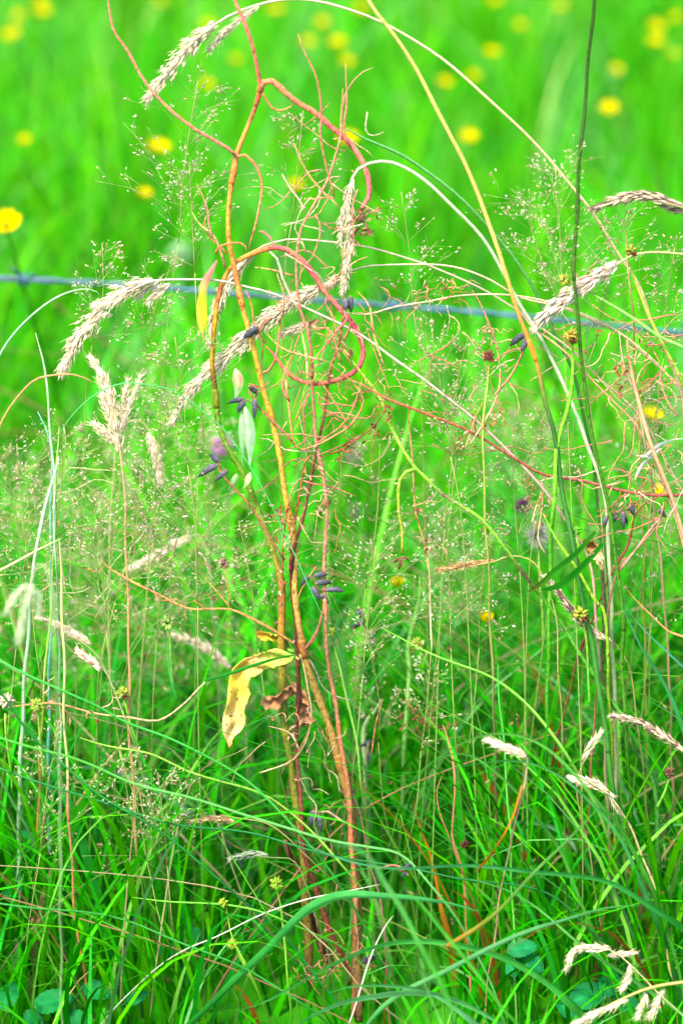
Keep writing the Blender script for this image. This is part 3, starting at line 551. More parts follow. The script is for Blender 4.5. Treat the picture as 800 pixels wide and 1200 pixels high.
plumed('fluffy beige head blurred behind the stems at mid left', [(200, 745), (225, 752), (250, 765), (268, 782)], [(250, 765), (270, 784), (285, 830), (290, 900)], .16, 9, w=2, cols=[(220, 205, 150), (110, 200, 80)])
plumed('blurred pale head lying level left of the fluffy beige one', [(150, 668), (175, 655), (200, 640), (222, 628)], [(200, 640), (224, 628), (240, 640), (250, 720)], .2, 9, w=2, cols=[(220, 215, 170), (110, 200, 80)])
plumed('brown thready head stretched level right of the hooked green stem', [(512, 668), (530, 666), (550, 662), (578, 658)], [(550, 662), (580, 657), (600, 652), (630, 665), (650, 720), (655, 800)], .0, 5, pal=np.array([[200, 150, 100], [225, 180, 120], [180, 120, 80]]), w=2, cols=[(200, 190, 110), (90, 190, 60)], L=9, dens=.8)
t = empty('torn_husk', P(790, 518, -.01), 'torn white papery husk at the right edge under the wire', 'husk')
for a_, w_ in (([(752, 538), (762, 530), (775, 520), (790, 516), (803, 516)], 8), ([(744, 562), (752, 545), (764, 532), (776, 524)], 7), ([(745, 533), (756, 534), (770, 536)], 4)): bladepart('husk_strip', t, a_, -.01, w_, [(225, 200, 180), (250, 250, 245), (235, 235, 225)], 2.0, .5, mat=M_SEED)

# ======================= long single stalks =======================
SG = None
def ST(label, pts, Y, w, cols, **k): return stalk('plant_stalk', label, 'stalk', pts, Y, w, cols, root=k.pop('root', True), **k)
ST('tall dark green stalk with a yellow joint, reaching the top edge right of centre', [(696, -40), (695, 0), (688, 90), (680, 175), (675, 250), (672, 310), (674, 350), (678, 395), (684, 440), (690, 496), (700, 537), (712, 594), (723, 669), (729, 730), (729, 796), (735, 880)], -.02, 4.2, [(0, 45, 80, 15), (5, 65, 112, 15), (8, 70, 130, 20), (13, 75, 140, 25), (15, 50, 115, 10)], mat=M_STEM, w1=5, nodes=(.235, .52), wob=.002)
ST('straight yellow stalk from the top edge that turns blue-green below the wire', [(425, -25), (432, 0), (465, 45), (505, 115), (540, 185), (565, 240), (585, 300), (602, 350), (617, 395), (629, 430), (639, 470), (649, 510), (657, 564), (664, 603), (673, 656), (686, 721), (700, 796), (715, 900)], -.015, 4.4, [(0, 235, 215, 125), (5, 225, 195, 100), (7, 235, 160, 60), (8, 120, 145, 60), (9, 60, 125, 45), (13, 60, 135, 45), (16, 75, 155, 50), (17, 40, 140, 30)], w1=8, nodes=(.31,))
ST('thin blue-green stalk curving beside the straight yellow stalk', [(398, 144), (430, 162), (475, 185), (525, 220), (565, 260), (600, 300), (625, 340), (650, 390), (668, 430), (682, 480), (694, 540), (704, 620), (712, 720)], .06, 4, [(110, 190, 100), (60, 130, 40), (60, 125, 35), (60, 150, 30)], w1=5)
ST('pale stalk sloping from the centre down right across the tangle', [(395, 365), (430, 366), (462, 357), (500, 352), (537, 347), (590, 346), (631, 352), (670, 365), (710, 382), (744, 404), (777, 432), (806, 470)], .01, 2.2, [(235, 215, 180), (238, 215, 160), (225, 180, 130), (190, 190, 90)])
ST('tan stalk running under the wire at the right', [(598, 350), (620, 378), (657, 406), (695, 447), (725, 477), (747, 503), (775, 560), (800, 640)], -.005, 2.6, [(235, 175, 130), (230, 180, 140), (220, 180, 130)])
ST('dark red-brown stalk slanting from the tangle to the right edge', [(404, 440), (430, 452), (455, 466), (500, 484), (551, 505), (599, 535), (638, 559), (678, 566), (730, 575), (774, 579), (830, 577)], .0, 3.4, [(215, 120, 90), (165, 90, 60), (175, 100, 80), (160, 75, 65)], mat=M_STEM, w1=4, root=False)
ST('tan jointed stalk at the right edge, falling steeply', [(735, 400), (743, 454), (756, 502), (774, 550), (800, 625), (830, 720)], -.01, 4.6, [(240, 180, 130), (235, 190, 150), (230, 180, 140)])
ST('thin tan stalk from the orange tangle to the lower right corner of the wire', [(725, 387), (731, 432), (744, 462), (752, 500)], -.005, 2.6, [(235, 200, 160), (235, 175, 130)])
ST('green and brown smooth stalk sweeping down right from the centre', [(404, 409), (425, 441), (447, 475), (462, 509), (485, 546), (498, 559), (516, 577), (540, 592), (564, 607), (586, 634), (612, 669), (634, 699), (669, 752), (699, 796), (740, 860)], .0, 4, [(0, 210, 220, 100), (4, 150, 215, 60), (5, 130, 100, 90), (6, 150, 205, 60), (8, 120, 185, 50), (9, 95, 70, 60), (10, 100, 180, 50), (14, 60, 170, 40), (16, 30, 120, 20)], w1=6, mat=M_STEM)
ST('light green upright stalk under the flat brown head right of centre', [(671, 397), (670, 432), (665, 470), (658, 500), (651, 535), (648, 590)], -.01, 5, [(0, 150, 225, 60), (.3, 120, 225, 50), (.6, 40, 170, 20), (1, 20, 120, 10)], mat=M_STEM)
ST('thin olive stalk standing between the hooked stem and the blue-green stalk', [(573, 420), (570, 450), (566, 494), (566, 550), (568, 603), (571, 650), (574, 720), (577, 796)], .0, 3, [(190, 215, 80), (150, 150, 80), (110, 90, 80), (60, 170, 40)])
ST('yellow-green stalk climbing left to the shrivelled threads right of centre', [(636, 600), (647, 622), (656, 638), (677, 669), (695, 699), (708, 717), (712, 780)], -.02, 4, [(150, 210, 50), (170, 200, 50), (110, 130, 50)], mat=M_STEM)
ST('thick green-brown stalk running down the right side of the picture', [(704, 640), (706, 700), (707, 760), (707, 800), (725, 840), (745, 880), (765, 920), (770, 990), (771, 1050), (779, 1110), (785, 1150), (790, 1200)], .0, 5, [(115, 110, 70), (60, 120, 40), (50, 130, 35), (60, 145, 35)], w1=8, mat=M_STEM, nodes=(.35, .6))
ST('pale yellow broken stalk standing upright at the left edge, orange-brown below', [(71, 630), (72, 680), (73, 720), (75, 775), (75, 846), (77, 880), (80, 915), (85, 1015), (90, 1090), (102, 1160), (106, 1205)], -.03, 3.2, [(0, 240, 235, 160), (5, 215, 225, 140), (6, 205, 140, 120), (7, 205, 150, 75), (10, 180, 110, 50), (12, 120, 80, 40)], w1=3.8, nodes=(.46,))
ST('pale yellow bent-over end of the broken stalk, pointing left', [(72, 633), (56, 640), (37, 649), (15, 660), (-8, 671), (-60, 700)], -.028, 3.2, [(245, 235, 170), (240, 230, 150)], root=False)
ST('slim green-orange stalk beside the pale yellow broken stalk', [(69, 500), (67, 550), (64, 617), (62, 660), (60, 707), (56, 760), (52, 812)], .0, 3, [(190, 220, 120), (150, 210, 90), (225, 170, 70), (200, 150, 60), (60, 160, 40)])
ST('white-green blade tip standing at the left above the wire shadow line', [(42, 392), (47, 412), (51, 431), (56, 469), (60, 517), (63, 560), (66, 640)], .0, 2.5, [(200, 240, 190), (190, 240, 180), (110, 210, 90)], w1=4)
ST('short blue-green blade tip left of the white-green one', [(46, 480), (54, 496), (58, 510), (61, 535), (61, 570), (60, 640)], .02, 3, [(140, 220, 200), (120, 220, 180), (90, 200, 90)], w1=5)
ST('pale ribbon-like blade leaning right at the left edge', [(69, 533), (66, 548), (62, 562), (55, 590), (48, 620), (41, 651), (38, 680)], -.01, 4, [(215, 245, 200), (190, 240, 180), (150, 230, 150)], w1=7)
ST('blue-green arched stalk at the left edge, bending over under the wire', [(120, 352), (116, 345), (101, 340), (75, 345), (49, 360), (22, 386), (0, 416), (-30, 470), (-60, 560)], .03, 2.6, [(180, 220, 170), (110, 220, 170), (120, 220, 180)])
ST('two-coloured arched stalk at the left edge, tan at its tip and white below', [(114, 450), (106, 443), (86, 436), (64, 437), (41, 444), (19, 469), (0, 499), (-25, 560)], -.01, 2.6, [(215, 160, 110), (225, 165, 110), (240, 235, 215), (240, 240, 230)])
ST('thin blue-green hoop springing from the left and coming down by the dark pods', [(69, 510), (86, 484), (112, 461), (142, 448), (169, 448), (202, 457), (232, 480), (262, 506), (290, 545), (318, 590), (340, 640), (370, 700)], -.02, 1.5, [(100, 210, 120), (60, 190, 80), (60, 180, 60)])
ST('straight dark green stalk crossing from the left edge down to the foot of the stems', [(-10, 795), (5, 815), (45, 875), (100, 920), (175, 965), (225, 1000), (280, 1050), (340, 1110), (400, 1180)], -.08, 3, [(40, 150, 50), (20, 130, 50)], y1=-.04, root=False)
ST('thin dark green stalk level with the left knots, sloping gently right', [(-12, 900), (0, 902), (100, 932), (200, 962), (300, 982), (400, 1005), (520, 1022), (640, 1050), (700, 1100)], -.06, 2.6, [(25, 140, 60), (20, 120, 50), (20, 130, 40)])
ST('pale blue-green stalk sloping right above the thin dark green one', [(-10, 858), (0, 862), (75, 885), (150, 920), (225, 935), (300, 958), (365, 975), (430, 992), (470, 1006), (505, 1040)], -.12, 2.8, [(90, 195, 60), (120, 205, 110), (80, 190, 60)], w1=3.4)
ST('thin yellow-green stalk slanting right from the small left seed heads', [(95, 861), (130, 871), (175, 882), (225, 905), (300, 930), (345, 960), (400, 1010)], -.03, 2.6, [(170, 220, 80), (130, 205, 60)])
ST('green stalk slanting from the left edge to under the yellow leaf', [(-5, 771), (56, 797), (112, 827), (150, 850), (200, 868), (250, 892), (300, 925), (350, 970), (400, 1040)], -.05, 3.2, [(70, 190, 70), (50, 170, 50), (30, 150, 40)])
ST('thin green stalk low at the left, nearly level', [(-5, 1056), (100, 1072), (200, 1100), (280, 1130), (350, 1170)], -.1, 2.6, [(50, 160, 50), (40, 150, 50)])
ST('short level yellow-green stalk low at the left', [(155, 1054), (200, 1058), (275, 1062), (320, 1070)], -.06, 2.4, [(130, 220, 60), (60, 170, 50)])
ST('fine white stalk slanting up from the foot of the stems', [(446, 1034), (420, 1040), (375, 1052), (330, 1068), (290, 1082), (250, 1098), (220, 1110)], -.08, 1.7, [(230, 235, 210), (210, 225, 180)])
ST('short white stalk leaning right at the foot of the stems', [(460, 1077), (450, 1090), (435, 1120), (420, 1160), (408, 1200)], -.1, 2.2, [(245, 240, 215), (230, 230, 200)], root=False)
ST('tan stalk rising from the bottom to the crumpled brown leaves right of centre', [(518, 848), (525, 865), (532, 900), (530, 975), (536, 1000), (541, 1020), (545, 1060), (550, 1150), (551, 1200)], .0, 3, [(215, 150, 110), (205, 140, 90), (190, 110, 80)], lumps=.15)
ST('thin reddish stalk curling beside the tan one right of centre', [(520, 905), (512, 925), (515, 950), (528, 985), (540, 1015)], -.01, 1.8, [(200, 130, 90), (170, 90, 70)])
ST('thin light green stalk standing straight right of centre', [(583, 780), (585, 820), (590, 875), (597, 975), (600, 1050), (603, 1130), (604, 1195)], -.02, 2.8, [(60, 190, 70), (110, 210, 70), (150, 215, 80)])
ST('pink-brown stalk, slightly bent, standing right of the foot of the stems', [(392, 860), (400, 905), (414, 930), (425, 960), (432, 1010), (447, 1060), (452, 1130), (455, 1180)], .02, 2.5, [(225, 170, 150), (215, 140, 130), (180, 120, 90)])
ST('light green stalk leaning left from the yellow-green seed head by the dark pods', [(388, 744), (393, 765), (402, 800), (408, 825), (414, 852), (418, 875), (425, 930)], .03, 3, [(170, 230, 90), (130, 220, 70)])
ST('pale green blurred stalk curving down right of the dark pods', [(492, 676), (491, 700), (486, 725), (479, 762), (480, 790), (477, 815), (474, 870)], .12, 6, [(170, 235, 110), (140, 230, 100)])
ST('pale hooked stalk between the stems and the crumpled brown leaves', [(447, 818), (440, 832), (429, 845), (425, 867), (428, 910)], .1, 6, [(200, 230, 150), (170, 230, 110)])
ST('light green stalk sloping right from under the orange side branch to the right grass', [(448, 735), (494, 758), (537, 778), (577, 798), (620, 830), (660, 880)], -.01, [2, 3.5, 4.5, 4.5, 4, 3], [(150, 225, 80), (120, 215, 70)])
ST('green stalk carrying the small round seed head low by the stems', [(324, 1040), (328, 1060), (331, 1085), (336, 1120), (340, 1180)], -.06, 3, [(140, 200, 50), (90, 180, 40)])
ST('short stalk under the upper of the two left-hand low seed heads', [(264, 1062), (268, 1080), (274, 1100), (290, 1130)], -.06, 3, [(150, 210, 50), (90, 180, 40)])
ST('short dark red stalk standing near the bottom right', [(711, 1052), (706, 1080), (700, 1110), (697, 1140), (694, 1190)], .0, 2.6, [(150, 60, 50), (130, 50, 50)])
ST('yellow-green stalk with a brown-green knot at the right above the wire', [(735, 300), (743, 330), (757, 365), (775, 400), (795, 440)], -.005, 4, [(190, 215, 70), (170, 215, 70), (150, 190, 70)])
ST('thin upright tan stalk at the right, tangled in the airy heads', [(735, 245), (734, 262), (732, 280), (734, 300), (738, 340)], .0, 2.2, [(215, 190, 120), (190, 190, 80)])
ST('green stalk running right into the wire from the white-pink head', [(683, 338), (705, 350), (740, 372), (770, 392), (800, 405)], -.01, 4, [(160, 230, 110), (150, 225, 100), (150, 220, 110)])
ST('thin dark olive thread dropping from the pods right of centre', [(777, 607), (747, 638), (733, 652), (721, 669), (715, 700)], -.01, 2.4, [(190, 120, 100), (190, 120, 90)])
ST('beaded orange thread arching down to the right edge', [(729, 683), (740, 700), (756, 717), (782, 739), (803, 745)], -.01, 2.2, [(225, 150, 100), (220, 150, 90)], lumps=.4)
tt = ST('dark red curled thread hanging from the dark red-brown stalk at the right', [(778, 578), (765, 584), (752, 594), (742, 612), (739, 630), (732, 650), (723, 664)], -.008, 2.8, [(170, 80, 60), (110, 50, 40)], lumps=.3)
# orange side branch
t = empty('withered_branch', P(348, 762, .0), 'orange-tan forked side branch reaching left from the stems to the airy heads', 'branch')
for a_, w_ in (([(118, 655), (124, 661), (150, 676), (180, 692), (217, 711), (244, 712), (270, 712), (290, 721), (320, 740), (348, 760)], 3.4), ([(262, 664), (266, 688), (270, 711)], 2), ([(240, 680), (255, 695), (270, 712)], 2), ([(150, 676), (148, 690), (146, 705)], 1.4), ([(217, 711), (205, 706), (190, 708), (182, 700)], 1.5), ([(217, 711), (216, 720), (218, 728)], 1.6), ([(244, 712), (236, 706), (228, 700)], 1.6), ([(124, 661), (115, 668), (105, 664)], 1.4)):
    cb = stalk('twig', None, None, a_, .0, w_*.8, [(225, 165, 100), (230, 160, 90), (215, 145, 90)], M_STEM, parent=t, w1=w_, lumps=.1)[1]
mb = MB(); shreds(mb, cb, 4, 9, [(215, 160, 110)], 0); 
for p_ in ((255, 690), (248, 702), (262, 680), (240, 695), (262, 664), (267, 662), (258, 658)): shreds(mb, np.array([P(*p_)]*2), 3, 9, [(215, 160, 110), (190, 120, 80)], 0)
mb.build('dry_leaflets', M_LEAF, t)

# hooked stem with brown pods
t = empty('hooked_seed_stem', P(486, 549), 'hooked yellow-green stem hanging down with three brown pods at its tip', 'plant')
stalk('stem', None, None, [(472, 652), (471, 625), (467, 603), (466, 580), (469, 562), (477, 552), (487, 549)], .0, 3, [(205, 190, 60), (180, 210, 60), (140, 200, 60)], M_STEM, parent=t, w1=4.5)
pods(t, (472, 653), [(471, 654, 462, 660, 5), (471, 655, 467, 668, 5), (473, 654, 479, 658, 5)], 0, col=((140, 85, 50), (100, 55, 35)))
# dark pod clusters
VG = 'dark vetch pod clusters'
def vetch(label, stem, at, spec, Y=0., w=2.4, cols=((190, 120, 90),), y1=None, mat=M_STEM):
    t = empty('seed_pod_cluster', P(stem[-1][0], stem[-1][1], Y), label, 'seed pods', VG)
    stalk('stem', None, None, stem, Y, w, cols, mat, parent=t, w1=w*1.25); pods(t, at, spec, Y); return t
vetch('four slate-black pods fanned out beside the pale folded leaf, left of the ochre stem', [(303, 456), (296, 452), (290, 456), (305, 480), (325, 500), (345, 522)], (296, 474), [(287, 468, 268, 473, 8), (287, 469, 279, 483, 8), (302, 462, 292, 455, 9), (299, 466, 298, 490, 7)], -.004)
vetch('three slate-black pods on a thin brown stalk, left of the olive stem', [(257, 548), (265, 560), (290, 588), (315, 625), (334, 655)], (258, 550), [(256, 545, 234, 558, 10), (258, 543, 246, 534, 9), (267, 552, 254, 563, 8)], -.01, cols=((170, 100, 70), (175, 110, 80)))
vetch('six blue-grey pods in a fan, right against the dark red-brown stem', [(378, 716), (374, 735), (364, 752), (356, 762)], (374, 692), [(363, 675, 353, 687, 6), (367, 676, 383, 674, 8), (369, 684, 387, 684, 8), (381, 692, 402, 693, 8), (365, 688, 373, 702, 8), (374, 697, 384, 707, 8)], -.012, cols=((200, 120, 100), (170, 100, 80)))
vetch('two greyish pods, blurred, right of the six-pod fan', [(424, 716), (428, 740), (440, 780)], (423, 720), [(418, 714, 425, 726, 8), (428, 728, 414, 736, 9), (424, 716, 418, 719, 6)], .05, cols=((160, 150, 120), (120, 180, 80)))
vetch('blurred grey pod pair behind the grass below the two greyish pods', [(432, 868), (428, 900), (430, 960)], (430, 872), [(436, 870, 424, 875, 8), (433, 882, 432, 895, 7), (420, 876, 418, 890, 7)], .08, cols=((160, 140, 110), (120, 170, 80)))
vetch('grey-brown pod pair hanging by the stems level with the green crossing stalk', [(376, 950), (385, 948), (395, 954), (404, 960)], (372, 950), [(368, 949, 364, 968, 8), (372, 952, 376, 974, 9)], -.01, cols=((190, 160, 140), (190, 160, 130)))
vetch('black shrivelled pod stuck to the ochre stem above the pod fan', [(300, 392), (306, 382), (318, 371)], (302, 388), [(303, 383, 286, 397, 9), (302, 390, 290, 396, 6)], -.012)
vetch('grey-black crumpled pod in the middle of the tangle', [(411, 372), (410, 385), (402, 400)], (408, 362), [(404, 350, 405, 364, 8), (411, 346, 411, 366, 7)], -.01)
vetch('grey-black crumpled pod just under the wire, below the white-pink head', [(618, 392), (610, 420), (598, 445), (580, 465)], (618, 392), [(616, 391, 598, 405, 10), (619, 394, 611, 412, 8)], -.01, cols=((190, 120, 100), (205, 140, 110)))
vetch('row of small grey pods hanging from the stalk at the right', [(737, 598), (725, 600), (713, 606), (708, 620)], (722, 602), [(710, 605, 707, 617, 6), (722, 603, 719, 612, 6), (728, 600, 734, 614, 7), (736, 590, 742, 604, 8), (729, 599, 730, 618, 7)], -.01, cols=((120, 110, 80), (110, 150, 60)))
vetch('single dark bud on a pinkish stalk at the far right', [(774, 604), (760, 620), (745, 640), (722, 668)], (774, 602), [(770, 598, 779, 606, 8), (774, 601, 778, 596, 5)], -.01, cols=((200, 150, 130), (190, 150, 120)))
vetch('small dark pods lying on the grass leaf below right of the stems', [(473, 1018), (462, 1012), (440, 1018)], (473, 1018), [(473, 1020, 482, 1012, 6), (470, 1022, 460, 1014, 5), (478, 1023, 470, 1028, 5)], -.08)
vetch('purple-brown pod lying low behind the foot of the stems', [(440, 1130), (430, 1128), (420, 1135)], (432, 1128), [(424, 1129, 440, 1122, 9)], .02)

# ======================= tangle of dry tendrils =======================
t = empty('dry_tendrils', P(385, 420, .01), 'tangled pink and orange dry tendrils hanging inside the pink loop', 'tendrils')
cols_t = [(245, 120, 110), (240, 165, 115), (235, 190, 140), (220, 140, 95), (225, 170, 110)]
trac = [[(330, 355), (328, 390), (322, 420), (312, 438), (305, 440)], [(352, 378), (358, 410), (360, 440)], [(385, 360), (398, 400), (410, 430)], [(405, 440), (420, 455), (425, 470), (410, 495), (385, 512), (365, 522), (350, 525), (343, 515), (340, 480), (335, 445)], [(425, 448), (415, 480), (400, 500), (372, 516)],
        [(366, 384), (384, 380), (392, 396), (398, 420)], [(312, 385), (330, 402), (352, 412), (380, 422)], [(360, 440), (374, 425), (382, 402), (386, 380)], [(304, 445), (308, 415), (306, 395), (300, 380)], [(344, 500), (352, 478), (362, 462)], [(430, 385), (440, 410), (452, 440), (458, 462)],
        [(418, 345), (432, 360), (438, 390), (450, 430)], [(298, 310), (322, 315), (345, 322)], [(372, 440), (392, 470), (408, 495)], [(345, 410), (336, 430), (332, 455), (340, 470)], [(288, 337), (296, 355), (300, 385), (312, 400)], [(430, 300), (418, 305), (408, 312), (396, 322)], [(325, 320), (333, 345), (331, 370)]]
for k, a_ in enumerate(trac):
    stalk('tendril', None, None, a_, rng.uniform(-.02, .02), rng.uniform(1.6, 2.8), [cols_t[k % 5], cols_t[(k+1) % 5]], M_STEM, parent=t, wob=.008, lumps=.2)
mb = MB()
for k in range(40):
    p = P(rng.normal(383, 38), rng.normal(400, 50), rng.uniform(-.02, .025)); curl(mb, p, rng.uniform(.6, 2.6), rng.uniform(3, 10), rng.uniform(20, 60), rng.normal(0, 1, 2), alb(cols_t[k % 5]), rng.uniform(1, 1.9), 0)
mb.build('curled_threads', M_STEM, t)
mb = MB()
for c in (cS4[30:60], cS3[18:50]): shreds(mb, c, 26, 12, [(215, 165, 120), (235, 195, 150), (190, 125, 80)], 0)
for p_ in ((428, 268), (426, 255), (434, 272), (420, 278), (430, 250), (362, 386), (404, 412), (390, 436), (420, 460)): shreds(mb, np.array([P(*p_)]*2)+rng.normal(0, .002, (2, 3)), 5, 13, [(225, 165, 120), (200, 130, 90), (235, 190, 150)], 0, 4)
mb.build('dry_leaflets', M_LEAF, t)
t = empty('dry_tendrils', P(390, 1120, .0), 'frayed dry fibres and leaf shreds sticking to the lower half of the main stems', 'tendrils')
mb = MB(); n1, n2 = len(cS1), len(cS2)
shreds(mb, cS1[int(n1*.5):], 44, 11, [(190, 135, 90), (215, 170, 120), (150, 95, 65)], 0, 3); shreds(mb, cS2[int(n2*.6):], 34, 11, [(200, 145, 100), (225, 185, 140), (150, 100, 70)], 0, 3); shreds(mb, cS3[int(len(cS3)*.4):], 26, 11, [(180, 110, 75), (215, 160, 120)], 0, 3)
mb.build('dry_leaflets', M_LEAF, t); mb = MB()
for k in range(22): p = P(rng.normal(385, 24), rng.uniform(900, 1150), rng.uniform(-.03, .03)); curl(mb, p, rng.uniform(.2, 1.2), rng.uniform(3, 12), rng.uniform(30, 90), rng.normal(0, 1, 2)*[.6, 1], alb([(205, 160, 110), (190, 120, 85), (225, 200, 160)][k % 3]), rng.uniform(1, 2), 0)
mb.build('curled_threads', M_STEM, t)
def wisps(label, cx, cy, sx, sy, n, cols, Y=0.):
    t = empty('dry_tendrils', P(cx, cy+sy, Y), label, 'tendrils'); mb = MB()
    for k in range(n):
        x, y = rng.normal(cx, sx*.5), rng.normal(cy, sy*.5); a = rng.uniform(-1.9, 1.9)+1.57; l = rng.uniform(30, 90); m = 5; pts = [(x, y)]
        for q in range(m): a += rng.normal(0, .38); pts.append((pts[-1][0]+math.cos(a)*l/m, pts[-1][1]+math.sin(a)*l/m))
        c = path(pts, Y+rng.uniform(-.02, .025), .005); mb.tube(c, np.linspace(.9, .45, len(c))*scl(Y)*rng.uniform(.6, 1.25), alb(cols[rng.integers(0, len(cols))]), 5)
    mb.build('curled_threads', M_STEM, t)
TC = [(235, 195, 150), (230, 150, 120), (240, 215, 180), (215, 150, 105), (235, 130, 115)]
wisps('loose straw-thin threads criss-crossing between the pink fork and the pink loop', 370, 250, 55, 110, 26, TC)
wisps('loose tan and pink threads below the pink loop, above the six-pod fan', 375, 520, 45, 150, 34, TC, .005)
wisps('loose tan threads among the stalks under the wire at the right', 735, 430, 75, 110, 40, TC, .0)
wisps('loose tan threads round the dark red-brown stalk, far right of the pods', 745, 575, 60, 70, 24, TC, .0)
wisps('loose pale threads drifting between the centre tangle and the right stalks', 520, 440, 95, 130, 26, TC, .02)
wisps('loose pale threads among the airy heads at the left', 110, 640, 95, 120, 26, [(235, 215, 175), (215, 180, 140), (200, 215, 140)], .02)
def tangle(label, centers, nC, nS, rad, cols, Y=0., base=None, Lc=(15, 45), stems=()):
    b = base or centers[0]; t = empty('dry_tendrils', P(b[0], b[1], Y), label, 'tendrils')
    for s_ in stems: stalk('tendril', None, None, s_, Y, 2.0, [cols[0], cols[-1]], M_STEM, parent=t, lumps=.2)
    if nC:
        mb = MB()
        for k in range(nC):
            c0 = centers[rng.integers(0, len(centers))]; p = P(c0[0]+rng.normal(0, rad), c0[1]+rng.normal(0, rad), Y+rng.uniform(-.01, .01))
            curl(mb, p, rng.uniform(.5, 3), rng.uniform(2.5, 7), rng.uniform(*Lc), rng.normal(0, 1, 2), alb(cols[rng.integers(0, len(cols))]), rng.uniform(1., 1.8), Y)
        mb.build('curled_threads', M_STEM, t)
    if nS:
        mb = MB()
        for k in range(nS):
            c0 = centers[rng.integers(0, len(centers))]; p = P(c0[0]+rng.normal(0, rad), c0[1]+rng.normal(0, rad), Y+rng.uniform(-.01, .01)); shreds(mb, np.array([p]*2), 1, 12, cols, Y, 3)
        mb.build('dry_leaflets', M_LEAF, t)
OR = [(225, 150, 95), (235, 185, 130), (200, 120, 75), (240, 205, 160)]
tangle('curly orange threads hanging just above the wire right of centre', [(505, 338), (520, 342), (540, 345)], 11, 5, 8, OR, -.005, Lc=(20, 50))
tangle('hanging string of shrivelled leaflets right of the thin olive stalk', [(568, 385), (575, 400), (582, 430), (585, 460), (575, 490)], 5, 26, 5, OR, -.005, stems=[[(552, 338), (562, 355), (572, 378), (582, 405), (586, 440), (580, 470), (565, 500), (552, 520)]])
tangle('rusty bunch of shrivelled leaflets on the dark red-brown stalk near the centre', [(438, 500), (450, 488), (430, 510), (415, 524), (400, 530), (448, 478)], 3, 34, 5, [(190, 105, 60), (215, 140, 85), (170, 90, 55)], .0, stems=[[(455, 467), (447, 490), (430, 510), (405, 528), (385, 533)]])
tangle('leaflets dangling where two stalks cross right of centre', [(551, 505), (548, 518), (560, 500), (572, 478)], 3, 14, 6, OR, .0, stems=[[(566, 470), (556, 490), (551, 506), (544, 525)]])
tangle('limp orange-brown threads hanging above the pale seed puff', [(636, 580), (630, 590), (640, 610)], 4, 9, 7, OR, .0, stems=[[(637, 563), (634, 600), (630, 632), (640, 650)], [(630, 585), (625, 600), (622, 612)]])
tangle('dense fringe of tan threads at the right edge round the jointed stalk', [(745, 560), (765, 540), (735, 585), (780, 575), (755, 590)], 12, 22, 12, OR, -.005, Lc=(20, 55))
tangle('orange tangle at the right where stalks meet under the wire', [(745, 420), (765, 430), (730, 440), (770, 400), (780, 440)], 16, 16, 16, OR, -.005, Lc=(20, 60))
tangle('rust-red crumpled scraps on the stalks under the wire at the right', [(724, 431), (726, 458), (743, 458), (701, 393)], 0, 16, 3, [(190, 80, 45), (215, 110, 60)], -.01)
tangle('crumpled brown leaves caught on stalks right of the pods', [(475, 840), (490, 845), (505, 852), (495, 835)], 4, 26, 7, [(175, 105, 70), (205, 140, 95), (140, 80, 55)], .02)
tangle('wispy tan leaflets clinging to the olive stem above the yellow leaf', [(331, 640), (334, 690), (335, 615), (329, 600), (333, 700)], 4, 24, 6, OR, -.01)
tangle('fine looping tan threads round the stems below the yellow leaf', [(350, 830), (345, 860), (320, 880), (365, 850)], 9, 9, 14, [(215, 175, 130), (190, 130, 85), (225, 195, 150)], -.015, Lc=(30, 80), stems=[[(352, 765), (360, 800), (366, 835), (358, 870), (340, 895), (305, 908)], [(315, 855), (340, 862), (350, 880)]])
tangle('tan curled threads at the foot of the stems', [(395, 1130), (360, 1135), (400, 1145), (380, 1110)], 9, 12, 12, [(200, 160, 110), (190, 120, 80)], -.04)
tangle('reddish threads climbing between the stems above the pod fan', [(372, 555), (360, 575), (345, 600), (378, 600)], 6, 18, 9, OR, -.008, Lc=(15, 50))
tangle('tan threads twisted round the thin olive stalk at the right middle', [(489, 600), (497, 640), (486, 595), (500, 680)], 4, 14, 6, OR, .01, stems=[[(478, 470), (482, 530), (486, 590), (497, 640), (504, 690), (505, 760)]])
tangle('pale tan leaflets hanging on the left of the arching blades', [(110, 840), (75, 828), (50, 825), (130, 832)], 5, 12, 8, OR, -.02, stems=[[(15, 825), (60, 825), (110, 838), (150, 842), (185, 846), (215, 828), (240, 800)]])
# pale puff
t = empty('seed_puff', P(631, 640, .05), 'fluffy white seed puff behind the orange-brown threads', 'seed puff')
mb = MB(); p = P(631, 628, .06); d = nrm(rng.normal(0, 1, (420, 3))); mb.scales(p+d*.002, d, rng.uniform(.005, .014, 420), .0003, alb((245, 238, 232))); mb.build('fluff', M_SEED, t)
stalk('stem', None, None, [(631, 636), (632, 680), (636, 760)], .06, 3, [(150, 200, 80)], M_STEM, parent=t)

# ======================= round seed heads =======================
def head(label, x, y, r, Y, col, stem=None, brown=0.):
    t = empty('round_seed_head', P(x, y+r, Y), label, 'burr', 'small green-yellow seed heads')
    mb = MB(); knob(mb, P(x, y, Y), r*scl(Y), np.array(col), 46); mb.build('burr', M_SEED, t)
    if brown:
        mb = MB(); knob(mb, P(x+r*.4, y+r*.5, Y-.004), r*.6*scl(Y), np.array((130, 70, 45)), 20); mb.build('dry_sepals', M_SEED, t)
    if stem: stalk('stem', None, None, stem, Y, 3, [(150, 205, 60), (100, 185, 50)], M_STEM, parent=t)
YG = (190, 220, 60)
head('round yellow-green seed head low by the stems, the largest', 324, 1035, 8, -.06, (170, 215, 50))
head('yellow-green seed head low at the left, upper of a pair', 262, 1058, 6, -.06, YG)
head('yellow-green seed head low at the left, lower of a pair', 273, 1106, 7, -.06, YG, [(275, 1110), (283, 1130), (300, 1160)])
